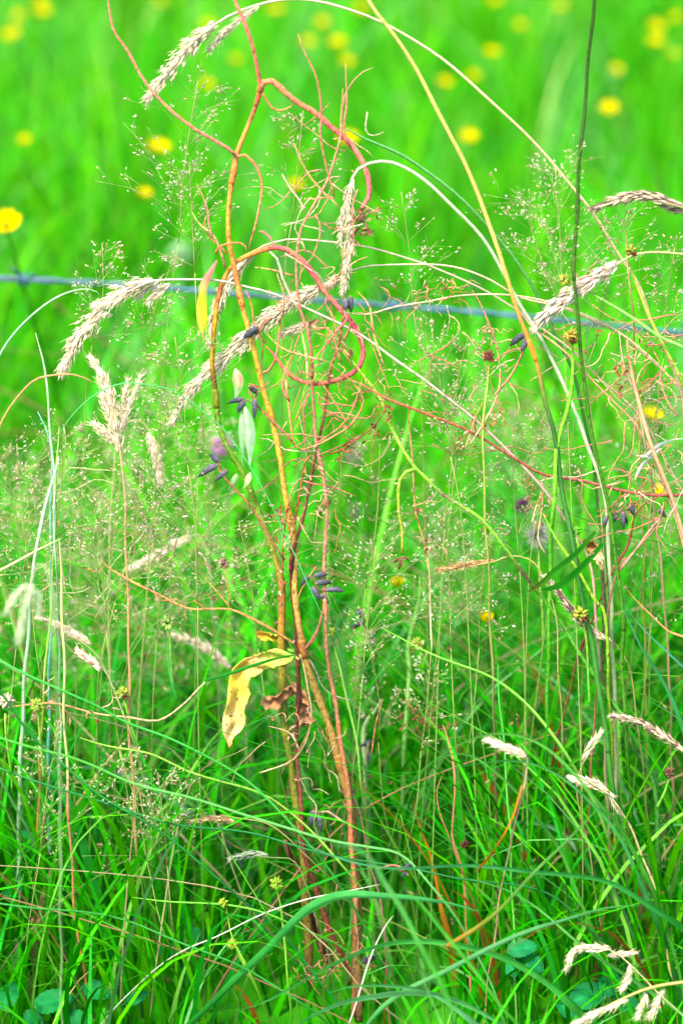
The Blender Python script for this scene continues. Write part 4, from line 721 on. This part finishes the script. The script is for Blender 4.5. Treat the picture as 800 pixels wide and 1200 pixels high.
head('small yellow-green seed head touching the six-pod fan stalk, right side', 388, 741, 6, .03, YG)
head('green-yellow seed head on the pale green blurred stalk', 489, 755, 8, .04, YG)
head('green seed head between broad leaves right of centre', 673, 622, 7, -.01, (120, 220, 50), [(674, 628), (678, 660), (684, 720)])
head('yellow and brown seed head under the broad leaves right of centre', 680, 720, 9, -.02, (190, 200, 60), [(683, 726), (687, 760), (692, 830)], 1)
head('brown-green knot at the wire height right of the tall dark stalk', 739, 294, 7, -.01, (190, 200, 60), None, 1)
head('small yellow-green seed head beside the tall dark stalk, above the wire', 661, 328, 7, -.01, (200, 215, 60), [(662, 334), (668, 350), (678, 372)])
head('flat brown and yellow head topping the light green upright stalk', 668, 394, 9, -.02, (205, 180, 60), None, 1)
head('dark red-brown head topping the thin olive stalk', 572, 417, 7, .0, (165, 90, 70), None, 1)
head('pale green seed head low on the left under the beige heads', 197, 730, 9, .02, (185, 225, 110), [(198, 740), (200, 775), (204, 812)])
head('yellow-green seed head with a brown middle, left of the yellow leaf', 144, 812, 8, -.01, (190, 215, 60), [(146, 820), (155, 850), (165, 880)], 1)
head('yellow-green seed head at the far left above the crossing stalks', 45, 826, 9, -.02, (180, 220, 70), [(45, 834), (48, 870), (50, 920)])
head('cream spiky head at the left edge', 8, 822, 10, -.02, (240, 225, 190), [(8, 832), (10, 870), (14, 930)])
head('brown-purple spent head behind the airy heads left of the pods', 262, 660, 7, .0, (190, 150, 130), None, 1)
head('small brown spent head on the right edge low down', 784, 905, 7, -.02, (150, 100, 80), [(784, 912), (778, 930), (768, 950)])
head('dark brown spent head in the grass left of the tan stalk', 545, 990, 6, .02, (120, 60, 50))

# ======================= long leaves at the foot =======================
G1 = [(90, 205, 90), (95, 215, 90), (75, 200, 70), (40, 160, 40)]; TE = [(100, 208, 105), (140, 225, 140), (110, 212, 110)]
B = lambda label, pts, Y, w, cols, **k: blade('long_leaf', label, pts, Y, w, cols, **k)
B('broad arching leaf sweeping from the bottom left up over the foot of the stems', [(560, 1070), (500, 1051), (469, 1044), (437, 1042), (406, 1045), (375, 1059), (344, 1084), (312, 1115), (281, 1147), (250, 1177), (215, 1205)], -.10, 14, [(90, 205, 110), (100, 215, 110), (80, 205, 85), (45, 170, 50)], root=False)
B('long leaf below the broad arching one, running right from the bottom left', [(278, 1184), (312, 1169), (344, 1150), (381, 1131), (422, 1119), (469, 1111), (520, 1108), (580, 1120), (640, 1150)], -.12, 13, G1, root=True)
B('pale leaf arching along the bottom edge', [(335, 1205), (375, 1187), (406, 1175), (437, 1169), (469, 1167), (500, 1170), (540, 1182), (590, 1200)], -.15, 13, TE, root=False)
B('pale short leaf just above the one on the bottom edge', [(384, 1167), (412, 1156), (453, 1155), (500, 1161), (530, 1175)], -.14, 12, [(80, 205, 90), (150, 225, 160), (120, 215, 120)])
B('long blue-green leaf rising right from the bottom centre', [(752, 1068), (715, 1069), (680, 1075), (625, 1090), (575, 1110), (500, 1140), (460, 1170), (430, 1205)], -.13, 9, TE, root=False)
B('thin leaf slanting up across the lower right, orange where it starts at the left', [(712, 938), (680, 970), (650, 1000), (600, 1045), (560, 1078), (524, 1108)], -.13, 8, [(0, 140, 225, 110), (3, 150, 215, 90), (4, 190, 190, 70), (5, 215, 150, 60)], root=False)
B('slender leaf arching over right of centre, the higher of two hoops', [(448, 1000), (460, 975), (475, 950), (495, 910), (525, 882), (565, 865), (600, 864), (635, 875), (670, 900), (705, 940)], -.12, 6.5, [(125, 215, 90), (100, 200, 70), (75, 185, 45)])
B('slender leaf arching over right of centre, the lower of two hoops', [(452, 1010), (458, 985), (465, 955), (480, 915), (500, 890), (525, 880), (552, 884), (580, 905)], -.11, 6, [(125, 215, 90), (100, 200, 70), (75, 185, 45)])
B('leaf running right under the hoops, blue-green and keeled', [(515, 898), (550, 895), (600, 897), (640, 907), (680, 930), (715, 965), (745, 1020)], -.08, 8, [(95, 195, 90), (80, 185, 95), (65, 170, 60)])
B('dark green leaf lying nearly level right of the stems', [(712, 1037), (650, 1027), (575, 1020), (500, 1015), (440, 1008), (390, 1000), (340, 985)][::-1], -.12, 10, [(110, 205, 140), (80, 195, 90), (55, 170, 45), (45, 160, 35)], root=True)
B('blurred light green leaf falling steeply in front of the foot of the stems', [(385, 980), (415, 986), (435, 1002), (450, 1035), (480, 1085), (510, 1145), (535, 1205)], -.3, 9, [(130, 220, 130), (120, 225, 100), (90, 210, 60)], root=False)
B('blurred light green leaf tumbling right at the bottom centre', [(470, 1040), (500, 1070), (540, 1120), (580, 1165), (620, 1205)], -.22, 8, [(110, 220, 80), (90, 210, 60)], root=False)
B('long light leaf crossing the lower right, nearly straight', [(550, 1032), (600, 1050), (650, 1080), (700, 1115), (745, 1150), (800, 1190)], -.1, 8, [(130, 220, 110), (110, 215, 90)])
B('orange withered blade hanging under the small tan head', [(556, 1016), (566, 1004), (580, 986), (592, 970), (602, 952), (608, 935), (612, 920)], -.11, 11, [(235, 140, 40), (240, 145, 30), (245, 150, 40), (200, 150, 60)], root=False, cat='leaf', peak=.35)
B('orange withered blade in the grass just right of the stems', [(484, 940), (490, 965), (496, 985), (502, 1002), (510, 1030)], .05, 8, [(225, 140, 50), (245, 160, 40), (220, 170, 50)])
B('tan-orange blade edge at the right near the nodding head', [(775, 975), (785, 983), (800, 995), (815, 1010)], .0, 7, [(235, 170, 70), (220, 120, 60)], cat='leaf')
B('broad green leaf with brown spots, upper of two crossing right of centre', [(616, 689), (632, 680), (647, 669), (677, 647), (697, 623)], -.03, 11, [(120, 90, 40), (75, 185, 40), (60, 180, 40), (100, 190, 50)], root=False, twist=.25, fold=.35, peak=.3, face=np.array([-.62, -.3, .78]))
B('broad green leaf, lower of two crossing right of centre', [(630, 690), (650, 684), (669, 669), (690, 650), (706, 634)], -.025, 13, [(70, 185, 40), (55, 175, 40), (70, 190, 45)], root=False, twist=.25, fold=.35, peak=.3, face=np.array([-.62, -.3, .78]))
t = empty('withered_leaf', P(706, 669, -.02), 'brown and cream torn leaf tip between the crossing broad leaves', 'leaf')
lamina('leaf_blade', t, [(683, 633), (692, 636), (702, 644), (706, 652), (707, 668)], [(683, 634), (690, 646), (697, 655), (703, 664), (706, 670)], -.025, [(170, 100, 50), (205, 120, 50), (245, 225, 170), (200, 170, 90)], M_LEAF, .003)
B('short pale hanging leaf under the pale green seed head at the left', [(199, 738), (198, 765), (200, 790), (207, 812)], .0, 9, [(90, 190, 90), (100, 200, 120), (60, 180, 60)], root=False)
B('dark narrow leaf standing left of the stems', [(228, 970), (222, 1000), (216, 1040), (214, 1070)], -.02, 8, [(30, 140, 30), (30, 150, 30), (20, 120, 20)])
B('leaf crossing behind the yellow leaf and pointing left', [(350, 768), (320, 775), (290, 786), (262, 796), (240, 800)], -.035, 5, [(40, 150, 40), (50, 165, 50), (60, 180, 60)], root=False)
B('blue-green broad leaf climbing left at the right edge', [(722, 700), (735, 725), (750, 755), (770, 790), (790, 830)], -.03, 10, [(80, 180, 110), (60, 170, 90), (40, 150, 60)])
B('pale teal leaf behind the pods, leaning right', [(730, 706), (750, 730), (775, 755), (805, 785)], .03, 7, [(120, 215, 180), (90, 200, 150)])
B('pale blurred leaf lying across the left foreground', [(70, 900), (110, 905), (150, 912), (190, 925), (225, 950)], .15, 16, [(150, 235, 180), (170, 240, 190), (120, 225, 130)])
B('pale glossy leaf hump at the lower right', [(530, 985), (555, 972), (590, 966), (625, 968), (655, 980), (680, 1005)], .06, 11, [(110, 220, 110), (190, 240, 190), (150, 230, 160)])
# ======================= airy bent grass =======================
bents = [
 ('airy seed head scattered round the thin branch at the top left', (232, 95), 190, .12, .05, .9, .9),
 ('small airy head left of the thickest stem, between its fork and the wire', (222, 190), 130, -.05, .03, .9, .7),
 ('airy head standing over the left part of the wire', (120, 285), 120, .1, .02, .8, .6),
 ('small airy head above the wire near the cream drooping plume', (205, 300), 110, .3, .04, .8, .6),
 ('airy head under the cream drooping plume, left of the long knobbly one', (205, 395), 150, -.1, .0, 1.1, .9),
 ('wide airy head between the tall dark stalk and the arching stalk, the upper one', (650, 195), 160, -.05, -.01, 1.1, 1.1),
 ('airy head reaching left from the tall dark stalk above the wire', (612, 235), 130, -.35, .01, .9, .8),
 ('airy head right of the tall dark stalk above the wire', (735, 250), 150, .25, .0, .9, .9),
 ('airy head at the right edge above the wire', (790, 290), 130, .1, .02, .8, .7),
 ('airy head just right of the pink loop', (505, 385), 150, -.15, .0, 1.0, 1.0),
 ('airy head below the curly orange threads', (548, 395), 140, .1, .03, .9, .8),
 ('airy head in the centre under the pink loop', (445, 520), 170, .1, .03, 1.0, .9),
 ('airy head between the hooked stem and the thin olive stalk', (528, 470), 150, .05, .02, .9, .9),
 ('airy head right of the thin olive stalk, middle of the picture', (600, 500), 160, -.05, .03, .9, .8),
 ('airy head below the dark red-brown stalk at the right', (640, 480), 130, .1, .04, .8, .7),
 ('airy head left of the three-pod cluster', (195, 480), 150, .1, .0, 1.0, 1.0),
 ('airy head below the three-pod cluster', (232, 560), 150, .0, -.01, 1.0, 1.0),
 ('airy head crossing the stalk of the feathery upright head', (165, 555), 150, .2, .0, 1.0, 1.0),
 ('airy head left of the feathery upright head', (75, 500), 150, .1, .02, 1.0, .9),
 ('airy head at the left edge, level with the pods', (20, 520), 160, -.1, .0, 1.0, .9),
 ('airy head at the left edge behind the broken pale stalk', (35, 600), 160, .1, .03, 1.0, 1.0),
 ('airy head right of the broken pale stalk', (110, 590), 150, -.1, -.01, 1.0, 1.0),
 ('airy head between the orange side branch and the olive stem', (280, 610), 150, -.15, .02, .9, .9),
 ('airy head above the orange side branch at the left', (190, 620), 130, .05, .03, .8, .8),
 ('airy head low at the left edge, drooping over the crossing stalks', (70, 850), 150, .15, -.04, .9, .9),
 ('airy head below the beige heads, left of the pale yellow stalk foot', (140, 880), 130, -.25, -.05, .9, .8),
 ('airy head with pinkish spikelets low at the left centre', (185, 905), 110, -.1, -.04, .8, .6),
 ('airy head right of the six-pod fan', (440, 640), 150, .1, .0, .9, .9),
 ('airy head right of the hooked stem tip', (520, 600), 160, -.05, .0, .9, .9),
 ('airy head behind the green and brown smooth stalk', (575, 620), 140, .1, .04, .8, .8),
 ('airy head behind the two greyish pods', (430, 740), 130, -.1, .06, .8, .6),
 ('airy head in front of the level stalk right of the greyish pods', (505, 760), 120, .1, .02, .8, .6),
 ('airy head left of the pink fork at the top centre', (355, 130), 130, .1, .05, .7, .6),
 ('airy head right of the pink fork, behind the blue-green stalk', (470, 225), 140, -.1, .08, .7, .5),
 ('airy head at the right edge under the wire', (775, 455), 120, .1, .04, .8, .7),
 ('airy head right of the tall dark stalk, level with the small grey pods', (775, 600), 130, .1, .05, .8, .6),
]
for k, (lb, tip, Ln, le, Y, rd, de) in enumerate(bents): bent(lb, tip, Ln, le, Y, rd, de)
# the mass behind them that nobody could count
a, h = MB(), MB()
for k in range(26):
    Y = rng.uniform(.10, .75); x = rng.uniform(-60, 860) if k % 3 else rng.uniform(-40, 330); y = rng.uniform(430, 760); T = P(x, y, Y)
    if T[2] > .62: continue
    ax = nrm(np.array([rng.normal(0, .2), rng.normal(0, .1), 1])); Lp = rng.uniform(.07, .11); airy(a, h, T, ax, Lp, Y, .9, .6)
    Bp = T-ax*Lp; f = np.array([Bp[0]+rng.normal(0, .05), Y, -.01]); h.tube(crom(np.array([Bp, Bp-ax*.06, (Bp+f)/2+np.array([0, 0, -.02]), f]), 14), .5*scl(Y), alb((150, 195, 80)), 4)
o = h.build('hazy_bent_grass', M_STRAW, origin=(0, 0, 0)); tag(o, 'hazy mass of fine airy grass heads behind the stems', 'grass', kind='stuff')
a.build('spikelets', M_SEED, o)['kind'] = 'stuff'
# fine straws criss-crossing behind, uncounted
a = MB()
for k in range(190):
    Y = rng.uniform(-.10, .2) if k % 3 == 0 else rng.uniform(.15, .8); x = rng.uniform(-80, 880); f = np.array([P(x, 1100, Y)[0]+rng.normal(0, .04), Y, -.01]); H = rng.uniform(.18, .38)*(1.0 if Y > .0 else .8)
    le = rng.normal(0, .6); le2 = le*rng.uniform(1.2, 2.4); pts = np.array([f, f+[H*le*.3, rng.normal(0, .02), H*.4], f+[H*le*.8, rng.normal(0, .03), H*.75], f+[H*le2, rng.normal(0, .05), H*rng.uniform(.85, 1.05)]])
    c0 = [(70, 195, 40), (130, 212, 70), (55, 165, 30), (225, 205, 150), (205, 160, 110), (110, 210, 90)][rng.integers(0, 6)]
    a.tube(crom(pts, 18), np.linspace(1.5, .45, 18)*scl(Y)*rng.uniform(.6, 1.3), alb(c0), 5)
for k in range(90):
    Y = rng.uniform(-.06, .22); x0, y0 = rng.uniform(-40, 620), rng.uniform(520, 1000); sl = rng.uniform(.35, 1.1)*(1 if k % 4 else -1); ln = rng.uniform(250, 480)
    x1, y1 = x0+ln/math.hypot(1, sl)*np.sign(sl), y0+ln*abs(sl)/math.hypot(1, sl); p0, p1 = P(x0, y0, Y+rng.uniform(-.03, .03)), P(x1, y1, Y)
    if p1[2] < 0 or p0[2] > .42: continue
    f = np.array([p1[0]+np.sign(sl)*.04, Y+.02, -.01]); c = crom(np.array([p0, (p0+p1)/2+rng.normal(0, .003, 3), p1, (p1+f)/2, f]), 22)
    c0 = [(70, 195, 40), (120, 208, 50), (60, 180, 40), (90, 200, 80), (195, 208, 110)][rng.integers(0, 5)]; a.tube(c, np.linspace(.45, 1.3, 22)*scl(Y)*rng.uniform(.6, 1.1), alb(c0), 5)
tag(a.build('fine_grass_stalks', M_GRASS, origin=(0, 0, 0)), 'thin green and straw stalks criss-crossing through the long grass', 'grass', kind='stuff')
# shrivelled scraps sprinkled in the sward
a = MB()
for k in range(170):
    Y = rng.uniform(-.05, .35); p = P(rng.uniform(0, 800), rng.uniform(640, 1150), Y); p[2] = max(.02, p[2]); shreds(a, np.array([p]*2), 2, 9, [(190, 130, 90), (225, 190, 140), (150, 90, 60), (210, 160, 130)], Y, 3)
tag(a.build('dead_leaf_scraps', M_LEAF, origin=(0, 0, 0)), 'scraps of dead leaf caught all through the grass', 'plant litter', kind='stuff')

# ======================= broad low leaves =======================
def rosette(label, spots, Y, col, group=None):
    t = empty('broad_leaf_plant', P(spots[0][0], spots[0][1], Y)*np.array([1, 1, 0]), label, 'plant', group)
    for (x, y, r, rot) in spots:
        s_ = scl(Y); n, m = 18, 9; u = np.linspace(0, 1, n)[:, None]; v = np.linspace(-1, 1, m)[None]
        wd = np.sin(np.pi*np.clip(u, 0.02, .985)**.8)**.75*(1+.12*(np.abs(((u*11) % 1)*2-1)-.5)*np.abs(v)**3)*.34
        X = v*wd; Z = .10*np.abs(X)+.018*np.cos(u*40-np.abs(v)*9)+.05*np.sin(u*7+v*2)-.25*u**2; Lx = 2.2*r*s_
        ca, sa = math.cos(rot), math.sin(rot); xx = (u+0*v)-.5
        lx = (xx*ca-X*sa)*Lx; ly = (xx*sa+X*ca)*Lx
        up = nrm(np.array([rng.normal(0, .2), -.8, 1.])); e1 = nrm(np.cross([0, 1, 0.], up)*-1); e1 = np.array([1, 0, 0.])-up*up[0]; e1 = nrm(e1); e2 = np.cross(up, e1)
        V = P(x, y, Y)+lx[..., None]*e1+ly[..., None]*e2+((Z+0*xx)*Lx)[..., None]*up
        C = alb(col)*(1+.3*(np.abs(v)<.1)-.08*np.cos(u*40-np.abs(v)*9))[..., None]*np.ones(3)
        i = (np.arange(n-1)[:, None]*m+np.arange(m-1)[None]).ravel(); mb = MB(); mb.add(V.reshape(-1, 3), np.stack([i, i+1, i+m+1, i+m], 1), None, C.reshape(-1, 3))
        lo = mb.build('leaf', M_BROAD, t)
        e = V[0, m//2]; mb = MB(); f = PW[t.name]+np.array([0, 0, 0]); mb.tube(crom(np.array([e, (e+f)/2+np.array([0, 0, .01]), f]), 8), 1.3*s_, alb((60, 150, 60)), 5); mb.build('leaf_stalk', M_STEM, lo)
rosette('toothed dark blue-green leaves at the bottom left corner', [(62, 1172, 22, .2), (112, 1160, 17, -.4), (160, 1168, 13, .5), (10, 1165, 18, 1.3), (88, 1192, 15, 2.6), (40, 1195, 14, -.8)], -.03, (20, 150, 70))
rosette('crinkled blue-green leaves at the bottom right', [(690, 1165, 24, .4), (715, 1150, 18, 1.2), (670, 1182, 20, 2.7), (735, 1175, 17, -.3)], -.04, (20, 150, 75))
rosette('blue-green leaves half hidden under the long blue-green leaf, bottom centre right', [(612, 1110, 17, .2), (598, 1130, 15, 1.8), (625, 1128, 14, -.7)], -.02, (30, 155, 85))
rosette('low round leaves at the left edge in shade', [(30, 985, 20, .4), (15, 1040, 16, 1.5), (75, 1010, 14, -.6)], .12, (30, 165, 80))
rosette('low leaves behind the grass left of the stems', [(200, 1110, 14, .3), (230, 1095, 12, 1.9), (215, 1140, 13, -.9)], .08, (30, 160, 75))

# ======================= flowers in the meadow =======================
def at_h(x, y, h):
    d = FW+(x-400)/1200*(36/LENS)*np.array([1., 0, 0])+(600-y)/1200*(36/LENS)*UP; t = (h-CAM[2])/d[2]; return CAM+t*d
def make_buttercup():
    t = empty('buttercup', (0, 0, 0), 'x', 'buttercup', 'yellow buttercups in the meadow')
    H = .40; mb = MB(); mb.tube(crom(np.array([[.03, .01, -H], [.012, .0, -H*.5], [0, 0, -.004]]), 16), .0011, alb((70, 190, 40)), 5); mb.build('stem', M_GRASS, t)
    for k in range(5):
        a = k*2*math.pi/5+.2; n = 7; u = np.linspace(0, 1, n)[:, None]; v = np.linspace(-1, 1, 5)[None]
        r = .0125*u; w = .0075*np.sin(np.pi*np.clip(u*.8+.06, 0, 1)); z = .007*u**1.6+.002*v**2*u
        X = r*math.cos(a)-w*v*math.sin(a); Yv = r*math.sin(a)+w*v*math.cos(a)
        i = (np.arange(n-1)[:, None]*5+np.arange(4)[None]).ravel(); mb = MB(); mb.add(np.stack([X+0*v, Yv+0*v, z+0*X], -1).reshape(-1, 3), np.stack([i, i+1, i+6, i+5], 1), None, np.array([.42, .34, .0])*.75); mb.build('petal', M_PETAL, t)
    mb = MB(); knob(mb, np.array([0, 0, .003]), .0028, np.array((225, 225, 40)), 24); mb.build('flower_centre', M_PETAL, t); return t
def copy_tree(o, parent=None):
    c = o.copy(); scene.collection.objects.link(c)
    if parent: c.parent = parent
    for ch in [x for x in o.children]: copy_tree(ch, c)
    return c
cups = [
 (8, 267, .47, 1.5, 'large yellow buttercup at the left edge just above the wire'),
 (185, 177, .40, 1.35, 'bright buttercup left of the thickest stem, below the top left plume'),
 (168, 231, .38, .9, 'small buttercup under the bright one left of the thickest stem'),
 (15, 43, .36, 1.35, 'buttercup in the top left corner group, the lowest'),
 (50, 17, .36, 1.3, 'buttercup in the top left corner group, the rightmost'),
 (21, 21, .34, 1.0, 'buttercup in the top left corner group, between the other two'),
 (48, 5, .30, 1.0, 'buttercup cut by the top edge near the top left corner'),
 (242, 102, .34, 1.0, 'faint buttercup just right of the top left plume tip'),
 (275, 73, .34, .9, 'faint buttercup between the top left plume and the ochre stem'),
 (243, 32, .33, 1.1, 'buttercup right behind the head of the top left plume'),
 (322, 14, .32, 1.3, 'buttercup behind the arching stalk at the top, right of the ochre stem'),
 (378, 29, .32, 1.1, 'buttercup at the top centre, highest of the central group'),
 (360, 51, .33, 1.0, 'buttercup at the top centre, left of the pale pair'),
 (395, 53, .33, 1.3, 'buttercup at the top centre, the broadest of the central group'),
 (405, 74, .34, 1.0, 'buttercup at the top centre, lowest of the central group'),
 (422, 13, .32, 1.2, 'buttercup touched by the straight yellow stalk at the top'),
 (344, 220, .36, .85, 'faint buttercup seen through the thin branches right of the ochre stem'),
 (408, 166, .38, 1.2, 'buttercup behind the pink fork'),
 (575, 64, .35, 1.15, 'buttercup right of the straight yellow stalk, upper'),
 (549, 163, .36, 1.1, 'buttercup right of the straight yellow stalk, lower'),
 (520, 99, .34, 1.0, 'faint buttercup beside the straight yellow stalk, on its right'),
 (553, 91, .33, .9, 'faint buttercup between the straight yellow stalk and the arching stalk'),
 (580, 2, .30, 1.0, 'buttercup cut by the top edge right of centre'),
 (608, 32, .30, 1.0, 'pale buttercup near the top edge, left of the tall dark stalk'),
 (656, 10, .30, 1.1, 'buttercup at the top just left of the tall dark stalk'),
 (713, 130, .38, 1.15, 'lone buttercup right of the tall dark stalk'),
 (767, 34, .34, 1.25, 'buttercup near the top right corner, upper of a pair'),
 (767, 52, .36, 1.2, 'buttercup near the top right corner, lower of a pair'),
 (720, 84, .34, .9, 'faint buttercup between the tall dark stalk and the top right pair'),
 (788, 66, .32, .8, 'faint buttercup right of the top right pair'),
 (792, 22, .31, .9, 'faint buttercup in the top right corner'),
 (29, 167, .34, .8, 'faint buttercup at the left edge below the corner group'),
 (188, 4, .29, .9, 'faint buttercup cut by the top edge above the top left plume'),
 (762, 490, .30, 1.0, 'buttercup behind the tan threads at the right edge'),
 (570, 727, .28, .55, 'tiny buttercup low behind the thin olive stalk'),
 (465, 686, .28, .6, 'tiny buttercup low behind the hooked stem'),
 (768, 578, .27, .7, 'buttercup behind the fringe of tan threads at the right'),
]
proto = make_buttercup()
for k, (x, y, h, s_, lb) in enumerate(cups):
    o = proto if k == 0 else copy_tree(proto)
    o.location = at_h(x, y, h); o['label'] = lb; q = s_*.78; o.scale = (q, q, max(q, h/.4))
    o.rotation_euler = (R(rng.uniform(5, 35)), R(rng.uniform(-15, 15)), rng.uniform(0, 6) if False else 0)
    o.rotation_euler[0] = R(rng.uniform(10, 30))
CG = 'clover heads in the grass'
def clover(label, x, y, r, h, col, kind='clover'):
    p = at_h(x, y, h); t = empty(kind, (p[0], p[1], 0), label, 'clover', CG); n = 120
    d = nrm(rng.normal(0, 1, (n, 3))*np.array([1, 1, .9])+np.array([0, 0, .25])); mb = MB()
    c = 1.3*alb(col)*(1+rng.normal(0, .12, (n, 1))).clip(.7, 1.3); mb.scales(p+d*r*.35, d, r*.75, r*.2, c, .7); mb.build('flower_head', M_PETAL, t)
    mb = MB(); mb.tube(crom(np.array([p, p*[1, 1, .5]+[.005, 0, 0], p*[1, 1, 0]]), 10), .0009, alb((80, 190, 60)), 5); mb.build('stem', M_GRASS, t)
clover('pink clover head behind the three-pod cluster', 260, 523, .011, .27, (215, 140, 205))
clover('pale purple clover head behind the stems right of the ochre one', 415, 535, .009, .2, (170, 140, 150))
clover('dusky purple clover head left of the limp orange-brown threads', 613, 593, .007, .28, (120, 60, 110))
clover('dull mauve clover head under the pale purple one', 418, 600, .008, .16, (140, 150, 120))
clover('faint pink clover head at the left above the orange side branch', 246, 638, .009, .18, (180, 180, 160))
clover('white clover head blurred just left of the ochre stem above the wire', 211, 297, .013, .22, (190, 240, 180))
clover('white clover head blurred right of the centre near the top', 470, 118, .013, .2, (160, 235, 140))
clover('white clover head blurred behind the airy head at the right', 722, 86, .012, .2, (160, 235, 140))
